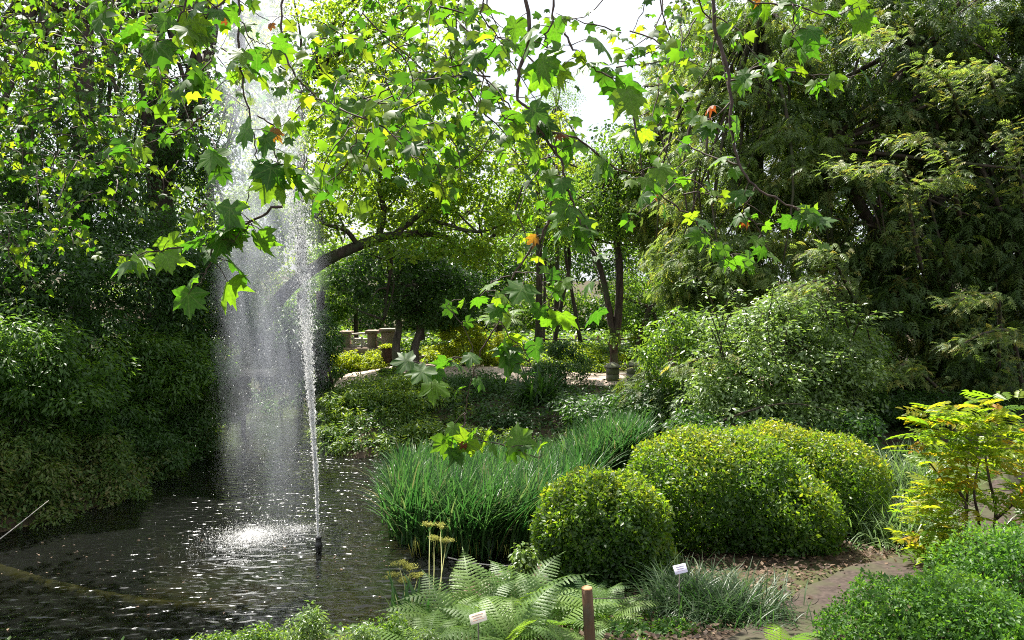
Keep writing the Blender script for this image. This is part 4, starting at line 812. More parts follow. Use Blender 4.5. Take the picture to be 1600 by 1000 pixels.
# ------------------------------------------------------------------ fountain
fb = onz(498, 862, 0); ft = thing('fountain', 'tall single-jet pond fountain with drifting spray on its left', 'fountain', tuple(fb))
mb = MB(); mb.lathe(fb, [(.03, -.3), (.03, .0), (.035, .015), (.035, .05), (.044, .06), (.044, .095), (.032, .105), (.032, .15), (.036, .155), (.036, .17), (.02, .175)], 14); mb.build('nozzle', M['black'], ft)
d0 = fb[1]
jl = [(497, 843, .009), (495.5, 790, .016), (494, 740, .022), (491, 700, .024), (488, 650, .030), (484.5, 600, .042), (481, 545, .06), (477, 480, .085), (471, 410, .11), (464, 330, .14), (455, 240, .16), (446, 140, .17), (436, 20, .17), (430, -80, .16), (424, -180, .13)]
JC = np.array([at(a, b, d0) for a, b, _ in jl]); JR = np.array([r for *_, r in jl])
mb = MB(); mb.tube(JC[:5], np.array([.011, .012, .012, .010, .003]), 8, 8, .14); mb.build('water_jet', M['drop'], ft)
TD = (np.array([(0, -.5, 0), (.3, .1, .2), (-.3, .1, .2), (0, .4, -.3)]), np.array([(0, 2, 1), (0, 1, 3), (0, 3, 2), (1, 2, 3)]))
def drops(P, size, el=2.2, name='spray', parent=ft, up=1.0):
    n = len(P); S = size * rng.lognormal(0, .45, n); dirv = np.array([0, 0, 1.]) + .25 * rng.standard_normal((n, 3)); V, T, r_ = scatter(P, rdir(n) + .001, dirv * up + rdir(n) * (1 - up), S * el, TD, None, np.full(n, .9 / el)); o = link(name, mesh_np(name, V, T, M['drop']), parent); o['kind'] = 'stuff'
n = 26000; t = U(0, 1, n) ** .75 * (len(JC) - 1); i = np.minimum(t.astype(int), len(JC) - 2); f = (t - i)[:, None]
C = JC[i] * (1 - f) + JC[i + 1] * f; rr = JR[i] * (1 - f[:, 0]) + JR[i + 1] * f[:, 0]
q = rng.standard_normal((n, 3)) * (rr * .5)[:, None]; q[:, 2] *= 2; drops(C + q, .0034, 4.6, 'rising_drops')
n = 5500; z = U(0.02, 8.6, n) ** 1.0; wz = np.interp(z, [0, 3.4, 7.5], [.52, .5, .22]); cxz = np.interp(z, [0, 3, 7], [-.50, -.5, -.68])
drops(np.stack([fb[0] + cxz + rng.standard_normal(n) * wz * .55, fb[1] - .1 + rng.standard_normal(n) * wz * .45, z], 1), .0019, 4.5, 'falling_drops')
sp_ = onz(385, 842); n = 11000; r = np.abs(rng.standard_normal(n)); a_ = U(0, 6.283, n)
drops(np.stack([sp_[0] + .05 + np.cos(a_) * r * .30, sp_[1] + .05 + np.sin(a_) * r * .34, np.abs(rng.standard_normal(n)) * .035 * np.exp(-r * .6) + .003], 1), .0062, 1.2, 'splash', up=.4)
n = 1100; c1 = onz(468, 826); c2 = onz(376, 880)
Pq = np.concatenate([c1 + rng.standard_normal((n, 3)) * np.array([.12, .09, .01]), c2 + rng.standard_normal((n // 3, 3)) * np.array([.06, .06, .01])]); Pq[:, 2] = np.abs(Pq[:, 2]) + .003; drops(Pq, .005, 1.2, 'splash', up=.4)
n = 1600; r = np.abs(rng.standard_normal(n)) * .8; a_ = U(0, 6.283, n); Pq = np.stack([sp_[0] + .35 + np.cos(a_) * r, sp_[1] + .1 + np.sin(a_) * r, np.full(n, .004)], 1); drops(Pq, .0035, 1.2, 'splash', up=.4)
# mist: a closed soft column
cm = np.array([fb[0] - .46, fb[1] - .08, 0.02]); mo = bpy.data.objects.new('mist', None)
mb = MB(); mb.lathe((0, 0, 0), [(.66, 0), (.66, 3.4), (.66, 5), (.6, 8.4), (.2, 8.8)], 20); mm = mb.mesh('mist', M['mist'])
mo = link('mist', mm, ft, local=True); mo.location = Vector(cm) - ft.location; mo['kind'] = 'stuff'
M['mist'].cycles.volume_step_rate = 1.0

# ------------------------------------------------------------------ reeds
rp_px = [(606, 795), (616, 838), (640, 856), (720, 872), (800, 872), (858, 856), (905, 800), (1005, 765), (1000, 738), (860, 732), (700, 738), (622, 748)]
RP = np.array([onz(a, b)[:2] for a, b in rp_px])
def inpoly(x, y, P):
    ins = np.zeros(x.shape, bool)
    for (ax, ay), (bx, by) in zip(P, np.roll(P, -1, 0)):
        ins ^= ((ay > y) != (by > y)) & (x < ax + (y - ay) / ((by - ay) if abs(by - ay) > 1e-9 else 1e-9) * (bx - ax))
    return ins
n = 26000; x = U(RP[:, 0].min(), RP[:, 0].max(), n); y = U(RP[:, 1].min(), RP[:, 1].max(), n); k = inpoly(x, y, RP); x, y = x[k], y[k]
nc = 1700; idx = rng.choice(len(x), nc); x = np.repeat(x[idx], 8) + rng.standard_normal(nc * 8) * .05; y = np.repeat(y[idx], 8) + rng.standard_normal(nc * 8) * .05
az = np.repeat(U(0, 6.28, nc), 8) + rng.standard_normal(nc * 8) * .9; az = np.where(U(0, 1, len(az)) < .45, rng.standard_normal(len(az)) * .7 - .3, az)
hh = np.maximum(hgt(x, y), -.02); V, T, r_ = blades(np.stack([x, y, hh - .03], 1), 1.0, .019, .60, 5, az, np.interp(y, [8.4, 10, 12, 14], [1.0, .85, .62, .48]))
link('reeds', mesh_np('reeds', V, T, M['reed'], r_), kind='stuff')
# pale dry stalks and floating stems at the reed foot
mb = MB()
for q in range(60):
    x0 = U(640, 860); p = onz(x0, U(858, 874)); mb.tube([p, p + (U(-.05, .05), 0, U(.1, .25))], [.004, .003], 4, 1)
mb.build('dry_stems', M['straw'], kind='stuff')
fl = thing('floating_reed', 'pale bent reed stem floating between the reeds and the ferns', 'reed', tuple(onz(700, 872)))
mb = MB(); mb.tube([onz(700, 871, .01), onz(740, 880, .012), onz(790, 884, .01), onz(800, 880, .01)], [.008, .008, .007, .004], 6, 5); mb.build('stem', M['woodwhite'], fl)
fl = thing('leaning_stalk', 'thin pale dry stalk slanting over the water at the left edge', 'stalk', tuple(at(-8, 845, 8.6)))
mb = MB(); mb.tube([at(-60, 880, 8.4), at(0, 842, 8.6), at(76, 782, 8.9)], [.009, .007, .003], 6, 4); mb.build('stem', M['woodwhite'], fl)

n = 420; x = U(-6, -.5, n); y = U(6.3, 9.2, n); k = (sdist(x, y) < -.1) & (np.sin(x * 2.3) * np.cos(y * 2.9 + 1) + U(-.6, .6, n) > .15); x, y = x[k], y[k]
V, T, r_ = scatter(np.stack([x, y, np.full(len(x), .006)], 1), np.array([0, 0, 1.]) + .05 * rdir(len(x)), rdir(len(x)) * np.array([1, 1, 0]), .035 * U(.4, 1.3, len(x)), T_diamond(.5)); link('floating_leaf_specks', mesh_np('floating_leaf_specks', V, T, M['litter'], r_), kind='stuff')
# ------------------------------------------------------------------ clipped mounds
def mound(label, ells, mt, n, size, tmpl, group, name='clipped_shrub', thick=.10, pw=2.4, bump=.05, twigc='twig', rbias=0.0, gaps=.0):
    c0 = ells[0][0]; rt = thing(name, label, 'shrub', (c0[0], c0[1], hz(c0[0], c0[1])), group)
    ws = np.array([r[0] * r[1] + r[0] * r[2] + r[1] * r[2] for c, r in ells]); ws = ws / ws.sum(); Ps = []; Ns = []; D = []
    for (c, r), k in zip(ells, rng.multinomial(n, ws)):
        d = rdir(k); q = (np.abs(d) ** pw).sum(1) ** (-1 / pw)
        bm = bump * (np.sin(d[:, 0] * 9 + c[0] * 5) * np.cos(d[:, 2] * 8) + .6 * np.sin(d[:, 1] * 15 + d[:, 0] * 13) * np.cos(d[:, 2] * 17))
        dep = thick * U(0, 1, k) ** 1.5; Pp = c + d * q[:, None] * r * (1 + bm - .0)[:, None]; Nn = nrm(d * np.abs(d) ** (pw - 2) / r)
        Pp = Pp - Nn * dep[:, None] + Nn * (U(0, 1, k) > .96)[:, None] * U(0, .05, k)[:, None]
        keep = np.ones(k, bool)
        for (c2, r2) in ells:
            if c2 is c: continue
            e = (np.abs((Pp - c2) / r2) ** pw).sum(1) ** (1 / pw); keep &= e > .93
        keep &= Pp[:, 2] > hgt(Pp[:, 0], Pp[:, 1]) + .03
        Ps.append(Pp[keep]); Ns.append(Nn[keep])
    P = np.vstack(Ps); Nn = np.vstack(Ns); m_ = len(P)
    for _ in range(int(5 + 3 * len(ells))):
        c_ = P[rng.integers(len(P))]; dd_ = np.linalg.norm(P - c_, axis=1); kp = (dd_ > U(.04, .10)) | (U(0, 1, len(P)) < .3); P, Nn = P[kp], Nn[kp]
    nsh = 70 * len(ells); ii = rng.integers(0, len(P), nsh); ii = ii[Nn[ii][:, 2] > -.2]
    sh = np.concatenate([P[ii] + (nrm(Nn[ii] + .5 * rng.standard_normal((len(ii), 3)) + np.array([0, 0, .4]))) * (size * .9 * q_) for q_ in (.6, 1.1, 1.6)])
    P = np.vstack([P, sh]); Nn = np.vstack([Nn, np.tile(Nn[ii], (3, 1))]); m_ = len(P)
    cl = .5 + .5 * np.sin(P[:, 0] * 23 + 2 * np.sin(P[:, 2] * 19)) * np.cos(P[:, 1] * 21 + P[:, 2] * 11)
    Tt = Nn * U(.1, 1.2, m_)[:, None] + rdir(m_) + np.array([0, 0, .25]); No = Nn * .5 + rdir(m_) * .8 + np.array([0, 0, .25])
    V, T, r_ = scatter(P, No, Tt, size * U(.6, 1.25, m_), tmpl, np.clip(.3 * cl + .6 * U(0, 1, m_) + rbias + .42 * np.clip(Nn[:, 2], -.3, 1) - .22 + .12 * np.sin(P[:, 0] * 5.1 + 1.7 * np.sin(P[:, 1] * 4.3)), 0, 1)); link('foliage', mesh_np('foliage', V, T, M[mt], r_), rt)  # upward-facing leaves yellower, fronts darker: sunlit top and shaded sides put into colour
    # inner twigs, and inner leaves kept to the darker leaf colours
    mb = MB()
    for (c, r) in ells:
        for q in range(26):
            g0 = np.array([c[0] + U(-.4, .4) * r[0], c[1] + U(-.4, .4) * r[1], 0]); g0[2] = hz(g0[0], g0[1]) - .05
            d = rdir(1)[0]; e = c + d * r * .82; e[2] = max(e[2], g0[2] + .08); mb.tube([g0, g0 * .5 + e * .5 + (0, 0, -.08), e], [.014, .009, .004], 5, 3)
    mb.build('branches', M['twig'], rt)
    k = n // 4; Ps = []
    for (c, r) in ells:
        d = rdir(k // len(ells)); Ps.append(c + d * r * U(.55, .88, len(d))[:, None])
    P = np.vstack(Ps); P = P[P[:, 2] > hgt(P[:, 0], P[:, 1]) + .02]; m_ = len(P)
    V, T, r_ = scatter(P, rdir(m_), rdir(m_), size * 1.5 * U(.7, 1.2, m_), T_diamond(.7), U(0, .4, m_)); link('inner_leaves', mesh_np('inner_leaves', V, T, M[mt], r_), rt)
    return rt
e = lambda x, y, z, a, b, c: (np.array([x, y, z]), np.array([a, b, c]))
GM = 'clipped rounded shrubs'
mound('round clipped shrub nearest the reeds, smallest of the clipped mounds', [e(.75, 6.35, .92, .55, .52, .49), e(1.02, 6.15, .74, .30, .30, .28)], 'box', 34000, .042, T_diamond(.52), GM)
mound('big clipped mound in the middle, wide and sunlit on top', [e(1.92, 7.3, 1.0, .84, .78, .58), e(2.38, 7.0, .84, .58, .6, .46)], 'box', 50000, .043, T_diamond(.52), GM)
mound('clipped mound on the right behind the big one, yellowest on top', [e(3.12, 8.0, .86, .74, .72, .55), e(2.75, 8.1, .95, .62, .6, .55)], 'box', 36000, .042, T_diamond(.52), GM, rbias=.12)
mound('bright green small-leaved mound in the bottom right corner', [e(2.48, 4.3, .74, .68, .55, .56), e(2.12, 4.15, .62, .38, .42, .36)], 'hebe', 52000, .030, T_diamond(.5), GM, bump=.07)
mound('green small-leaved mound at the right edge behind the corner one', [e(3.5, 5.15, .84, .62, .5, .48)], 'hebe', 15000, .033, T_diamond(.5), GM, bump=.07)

# ------------------------------------------------------------------ foreground planting
GF = 'pale green ferns along the near bank'
for (px, py, s_, nf, lb) in [(700, 968, .50, 11, 'pale fern at the left end of the near clump, beside the iris'), (742, 945, .52, 11, 'upright pale fern with two tall fronds behind the cream label'), (800, 985, .50, 12, 'pale fern spreading in front of the cream label'),
                              (812, 935, .56, 12, 'tallest pale fern in the middle of the near clump'), (868, 960, .50, 12, 'pale fern just left of the wooden post'), (950, 950, .44, 10, 'pale fern just right of the wooden post'),
                              (664, 1000, .40, 9, 'short pale fern at the bottom edge, left end'), (900, 1010, .34, 7, 'low pale fern at the foot of the wooden post')]:
    c = ghit(px, py + 26); fern(lb, tuple(c), s_ * 1.2, nf + 3, FR, GF, squash=.82)
for (px, py, s_, lb) in [(880, 918, .5, 'darker fern tucked under the round clipped shrub'), (925, 930, .42, 'darker fern at the shaded foot of the round clipped shrub')]:
    c = ghit(px, py + 22); fern(lb, tuple(c), s_, 10, FRD, GF)
c = ghit(1218, 1030); fern('single upright fern frond tip on the path at the bottom edge', tuple(c), .36, 3, FR, None, spread=(140, 220), squash=1.25)
for (px, py, lb) in [(1345, 735, 'dark fern behind the rightmost clipped mound'), (1400, 725, 'dark fern left of the golden-leaved shrub'), (1440, 715, 'dark fern partly behind the golden-leaved shrub')]:
    c = ghit(px, py); fern(lb, tuple(c), .62, 11, FRD, 'dark ferns under the yew')
# sedges
c = ghit(1135, 968); tuft('sedge_mound', 'dark drooping sedge mound in front of the big clipped mound', 'grass', tuple(c), 1900, .36, .006, 'sedge', .18, 1.6, k=5)
c = ghit(1075, 955); tuft('sedge_mound', 'smaller dark sedge tuft under the lavender plant label', 'grass', tuple(c), 1000, .36, .006, 'sedge', .12, 1.4, k=5)
c = ghit(1420, 850); tuft('sedge_mound', 'pale silvery sedge tuft right of the clipped mounds, lower one', 'grass', tuple(c), 1100, .55, .009, 'silver', .22, 1.35, k=5)
c = ghit(1420, 770); tuft('sedge_mound', 'pale silvery sedge tuft right of the clipped mounds, upper one', 'grass', tuple(c), 1100, .6, .010, 'silver', .26, 1.35, k=5)
c = ghit(622, 985); tuft('iris', 'upright iris leaves by the water at the left of the ferns', 'iris', tuple(c), 12, .42, .022, 'reed', .03, .35)
c = ghit(655, 985); tuft('iris', 'iris leaves leaning right beside the near ferns', 'iris', tuple(c), 10, .40, .020, 'reed', .03, .5)
# umbels
def umbel(label, base, tip_px, d, nst):
    rt = thing('umbel_plant', label, 'plant', tuple(base), 'dried umbel plants by the water')
    for px, py in tip_px:
        tip = at(px, py, d); mb = MB(); b = base + (U(-.03, .03), 0, 0); mb.tube([b, (b + tip) / 2 + (U(-.03, .03), 0, .02), tip], [.005, .004, .003], 5, 4)
        s_ = mb.build('stalk', M['petiole'], rt); mf = MB(); Pf = []
        for q in range(13):
            a = U(0, 6.28); r = U(.01, .055); e_ = tip + np.array([math.cos(a) * r, math.sin(a) * r, .03 + U(-.006, .01)]); mf.tube([tip, e_], [.0015, .001], 3, 1); Pf.append(e_ + rng.standard_normal((26, 3)) * np.array([.013, .013, .005]))
        mf.build('umbel', M['petiole'], s_); P = np.vstack(Pf); V, T, r_ = scatter(P, rdir(len(P)) + (0, 0, 1.), rdir(len(P)), np.full(len(P), .010), T_diamond(.8)); link('flowers', mesh_np('flowers', V, T, M['straw'], r_), s_)
umbel('dried yellow umbels on tall stalks rising in front of the reeds', ghit(672, 1000), [(688, 826), (678, 846), (672, 824), (697, 850)], 6.3, 4)
umbel('dried yellow umbels on shorter stalks beside the iris leaves', ghit(640, 1010), [(624, 886), (640, 892), (612, 905), (632, 912), (652, 905)], 5.9, 5)
# leafy weeds at bottom
GW = 'leafy weeds along the near water edge'
for px, py, rx, ry, lb, mt in [(330, 1015, 40, 18, 'small weed with single upright shoot, bottom edge left', 'mid'), (400, 1010, 40, 26, 'feathery weed at the bottom edge below the fountain', 'mid'), (480, 990, 34, 34, 'feathery grey-green weed with tall shoots below the fountain', 'elder'),
                            (560, 1010, 36, 24, 'low grey-green weed right of the tall feathery one', 'elder'), (610, 995, 36, 30, 'leafy weed at the foot of the iris', 'mid'), (660, 1010, 30, 22, 'small-leaved bluish weed under the leftmost ferns', 'elder')]:
    d = ghit(px, py + 25)[1]
    plant('leafy_weed', lb, 'plant', [ellp(px, py, d, rx, ry, .16), ellp(px + 6, py - ry * .7, d, rx * .35, ry * .6, .08)], mt, .028, 60, 30, .05, T_diamond(.4), group=GW, trunkname='stem', tr=.006, shell=.2, nl=12, bark='petiole')
for px, py, lb in [(855, 850, 'pale-leaved plant climbing the left side of the round clipped shrub'), (818, 880, 'bright low plant between the reeds and the ferns')]:
    d = ghit(px, py + 30)[1]
    plant('leafy_weed', lb, 'plant', [ellp(px, py, d, 16, 34, .12), ellp(px - 16, py + 26, d, 22, 14, .12)], 'elder', .05, 50, 20, .06, OV, group=GW, trunkname='stem', tr=.006, shell=.2, nl=10, bark='petiole')
for px, py, lb in [(1050, 985, 'low green weed left of the path at the bottom'), (985, 985, 'low weed under the round clipped shrub')]:
    d = ghit(px, py + 10)[1]; plant('leafy_weed', lb, 'plant', [ellp(px, py, d, 34, 10, .12)], 'hebe', .03, 40, 20, .05, OV, group=GW, trunkname='stem', tr=.005, shell=.2, nl=6, bark='petiole')
# leaf litter, moss
n = 24000; x = U(-.5, 6, n); y = U(3.8, 8.5, n); h = hgt(x, y); dd = pdist(x, y, PATH1); k = (h > .05) & ((dd > .26) | (U(0, 1, n) < .10)); x, y, h = x[k], y[k], h[k]; m_ = len(x)
V, T, r_ = scatter(np.stack([x, y, h + .015 + U(0, .03, m_)], 1), rdir(m_) * .5 + (0, 0, 1.), rdir(m_), .045 * U(.4, 1.3, m_), T_diamond(.6)); link('leaf_litter', mesh_np('leaf_litter', V, T, M['litter'], r_), kind='stuff')
n = 9000; x = U(.6, 2.1, n); y = U(4.0, 5.6, n); k = (pdist(x, y, PATH1) > .46) & (np.sin(x * 6) * np.cos(y * 5) + U(-.4, .4, n) > -.2); x, y = x[k], y[k]; h = hgt(x, y); m_ = len(x)
V, T, r_ = scatter(np.stack([x, y, h + .01], 1), rdir(m_) * .6 + (0, 0, 1.), rdir(m_), .018 * U(.5, 1.3, m_), T_diamond(.5)); link('moss_carpet', mesh_np('moss_carpet', V, T, M['bright'], r_), kind='stuff')

# post, labels, wire
c = ghit(926, 1040); top = at(917, 919, c[1]); po = thing('wooden_post', 'round brown wooden post with orange cut top among the ferns', 'post', tuple(c))
mb = MB(); mb.tube([(c[0], c[1], c[2] - .1), (top[0], c[1], top[2])], [.031, .030], 18, 4, .015); mb.build('shaft', M['post'], po)
mb = MB(); mb.lathe((top[0], c[1], top[2]), [(.0302, -.004), (.0302, .001), (.028, .004), (.001, .005)], 18); mb.build('cut_end', M['posttop'], po)
def tag(label, px, py, d, mt, rot, pr, w_=.075, h_=.045):
    p = at(px, py, d); g0 = hz(p[0], p[1]); rt = thing('plant_label', label, 'plant label', (p[0], p[1] + .03, g0), 'plant name labels')
    mb = MB(); mb.tube([(p[0], p[1] + .03, g0 - .05), (p[0], p[1] + .02, p[2] - .01)], [.004, .004], 6, 1); mb.build('stake', M['wire'], rt)
    R_ = Euler((math.radians(52), math.radians(rot), 0)); mb = MB(); mb.box((0, 0, 0), (w_, h_, .004), 0, 0, .3); o = mb.build('plate', M[mt], rt, smooth=False, local=True); o.location = Vector(p) - rt.location; o.rotation_euler = R_
    for k in range(3):
        mb = MB(); mb.box((U(-.003, .003), h_ * (.26 - .24 * k), .0028), (w_ * (.7 - .15 * (k % 2)), h_ * .05, .0006), 0, 0, .1); q = mb.build('print', M[pr], o, smooth=False, local=True); q.location = (0, 0, 0)
tag('lavender-white plant label above the dark sedge', 1063, 889, ghit(1063, 950)[1] - .42, 'tagwhite', -14, 'print', .085, .06)
tag('cream plant label tilted among the pale ferns', 747, 965, ghit(747, 1000)[1] - .5, 'tagcream', -18, 'orange', .10, .058)
ln = thing('low_wire', 'thin low guard wire running past the clipped mounds to the post', 'wire', (top[0], c[1], top[2] - .1))
mb = MB(); mb.tube([(top[0] + .02, c[1], top[2] - .06), at(1010, 932, 5.5), at(1080, 915, 6.0), at(1165, 905, 6.5), at(1240, 888, 6.7), at(1335, 855, 7.4)], [.003] * 6, 5, 6); mb.build('strand', M['wire'], ln)

# ------------------------------------------------------------------ golden-leaved shrub on the right
gb = ghit(1527, 880); gs = thing('golden_leaved_shrub', 'yellow and orange leaved shrub with dark forked stems at the right', 'shrub', tuple(gb))
dg = gb[1]
def pinnate(seed):
    r_ = np.random.default_rng(seed); V0, T0 = T_oval(.42); mb = MB(); mb.tube([(0, 0, 0), (0, .5, -.02), (0, 1, -.14)], [.006, .005, .003], 4, 2)
    for k in range(6):
        for s_ in ((-1, 1) if k < 5 else (0,)):
            t = .2 + .16 * k; c_ = np.array([0, t, -.14 * t * t]); a = s_ * 1.0 + r_.normal(0, .1); L_ = .34 * (1 - .15 * abs(t - .5))
            R = np.array([[math.cos(a), math.sin(a), 0], [-math.sin(a), math.cos(a), 0], [0, 0, 1]]); Vv = (V0 * L_) @ R.T; Vv[:, 2] -= .3 * np.hypot(Vv[:, 0], Vv[:, 1]) ** 2 + .1 * abs(s_) * L_ * 0; mb.add(Vv + c_, T0)
    me = mb.mesh('leaf', M['gold'], False); return me
PN = [pinnate(s) for s in range(4)]
stem_px = [[(1527, 882), (1512, 850), (1510, 800), (1512, 740), (1500, 690)], [(1527, 882), (1545, 850), (1556, 800), (1546, 750), (1540, 700), (1560, 660)], [(1512, 800), (1500, 770), (1478, 755), (1450, 720)], [(1518, 866), (1530, 820), (1522, 770), (1530, 720)],
           [(1556, 810), (1580, 790), (1605, 760)], [(1520, 870), (1480, 850), (1440, 835), (1410, 840)], [(1520, 862), (1560, 845), (1600, 850)]]
tips = []
for s_ in stem_px:
    P = trunk_px([(a, b, dg + U(-.15, .15)) for a, b in s_]); mb = MB(); mb.tube(P, np.linspace(.018, .006, len(P)), 7, 5, .05); st_ = mb.build('stem', M['twig'], gs); tips.append((st_, cat_mull(P, 6)))
cen = [(1440, 655), (1470, 665), (1505, 660), (1540, 660), (1580, 668), (1455, 690), (1490, 690), (1525, 690), (1560, 690), (1590, 690), (1440, 715), (1470, 715), (1505, 715), (1540, 715), (1575, 720), (1480, 740), (1520, 745), (1460, 750), (1420, 800), (1440, 790), (1450, 770),
       (1425, 840), (1450, 830), (1480, 820), (1410, 850), (1460, 850), (1495, 840), (1540, 780), (1570, 770), (1595, 740), (1600, 800), (1580, 830), (1545, 835), (1600, 700), (1430, 680), (1465, 640), (1520, 645), (1555, 640), (1500, 780), (1475, 790), (1440, 860), (1480, 865), (1560, 745), (1590, 770), (1620, 690), (1620, 760)]
cen = [(a + 18, b) for a, b in cen]
for px, py in cen:
    for _ in range(11):
        p = at(px + U(-22, 22), py + U(-18, 18), dg + U(-.3, .3)); st_, P = tips[min(range(len(tips)), key=lambda q: np.linalg.norm(tips[q][1] - p, axis=1).min())]
        q = P[np.linalg.norm(P - p, axis=1).argmin()]; d = p - q; az = math.atan2(-d[0], d[1]) + U(-.5, .5)
        o = link('leaf', PN[rng.integers(4)], st_, local=True); o.location = Vector(p) - gs.location - (st_.location + Vector((0, 0, 0))) ; o.rotation_euler = (U(-.2, .5), U(-.5, .5), az); s2 = U(.16, .30); o.scale = (s2,) * 3
# ------------------------------------------------------------------ plane tree: branches hanging over the viewer
pt = thing('plane_tree', 'plane tree whose big lobed leaves hang down across the view close by', 'tree', (3.6, -1.6, hz(3.6, -1.6)))
mb = MB(); mb.tube([(3.6, -1.6, 1.2), (3.4, -1.2, 3.5), (2.6, 0, 6.0)], [.32, .27, .2], 12, 5, .04); mb.build('trunk', M['bark_pale'], pt)
limb_pts = [[(2.6, 0, 6.0), (1.2, 2.2, 6.6), (-.6, 3.8, 6.5), (-3.2, 5.0, 6.3)], [(2.6, 0, 6), (2.4, 2.5, 6.4), (1.8, 4.6, 6.2)]]
for lp in limb_pts:
    mb = MB(); mb.tube(lp, np.linspace(.14, .04, len(lp)), 9, 6, .05); mb.build('limb', M['bark_pale'], pt)
LV = [mesh_np('leaf', *plane_leaf(dr, cu, s), M['plane']) for s, (dr, cu) in enumerate([(.18, .05), (.32, .12), (.1, .25), (.42, .2), (.25, .38), (.05, .1)])]
LB = [mesh_np('leaf', *plane_leaf(dr, cu, 50 + s), M['plane_brown']) for s, (dr, cu) in enumerate([(.6, .7), (.8, .5)])]
VL = [plane_leaf(dr, cu, 70 + s, False) for s, (dr, cu) in enumerate([(.2, .1), (.35, .2), (.1, .3)])]
count = [0]; REST = []
def leaf_mat(p, size, facing):
    """leaf hanging from p: tip mostly down and outwards, blade turned various ways"""
    tip = nrm(np.array([facing[0] * .6 + .35 * rng.standard_normal(), facing[1] * .45 + .45 * rng.standard_normal(), -.55 + .35 * rng.standard_normal()]))
    n_ = np.array([.5 * rng.standard_normal(), -.45 + .5 * rng.standard_normal(), .75 + .3 * rng.standard_normal()]); n_ = nrm(n_ - tip * (n_ @ tip)); x_ = np.cross(tip, n_)
    return x_, tip, n_
def put_leaf(br, mbp, node, size, brown=False):
    out = nrm(np.array([rng.standard_normal(), rng.standard_normal() * .7, -.25 + .5 * rng.standard_normal()])); pl = size * U(.3, .65)
    p = node + out * pl; mbp.tube([node, (node + p) / 2 + (0, 0, .12 * pl), p], [.0022, .0018, .0016], 4, 2)
    x_, t_, n_ = leaf_mat(p, size, out); size = size * (.62 if brown else 1); sz = size * U(.46, .74)
    if count[0] < 296:
        me = LB[rng.integers(2)] if brown else LV[rng.integers(len(LV))]
        o = link('leaf', me, br, local=True); mt_ = Matrix(((x_[0] * sz, t_[0] * sz, n_[0] * sz, p[0]), (x_[1] * sz, t_[1] * sz, n_[1] * sz, p[1]), (x_[2] * sz, t_[2] * sz, n_[2] * sz, p[2]), (0, 0, 0, 1)))
        o.matrix_parent_inverse = Matrix.Identity(4); o.matrix_basis = Matrix.Translation(-(br.location + pt.location)) @ mt_; count[0] += 1
    else: REST.append((p, n_, t_, sz, brown))
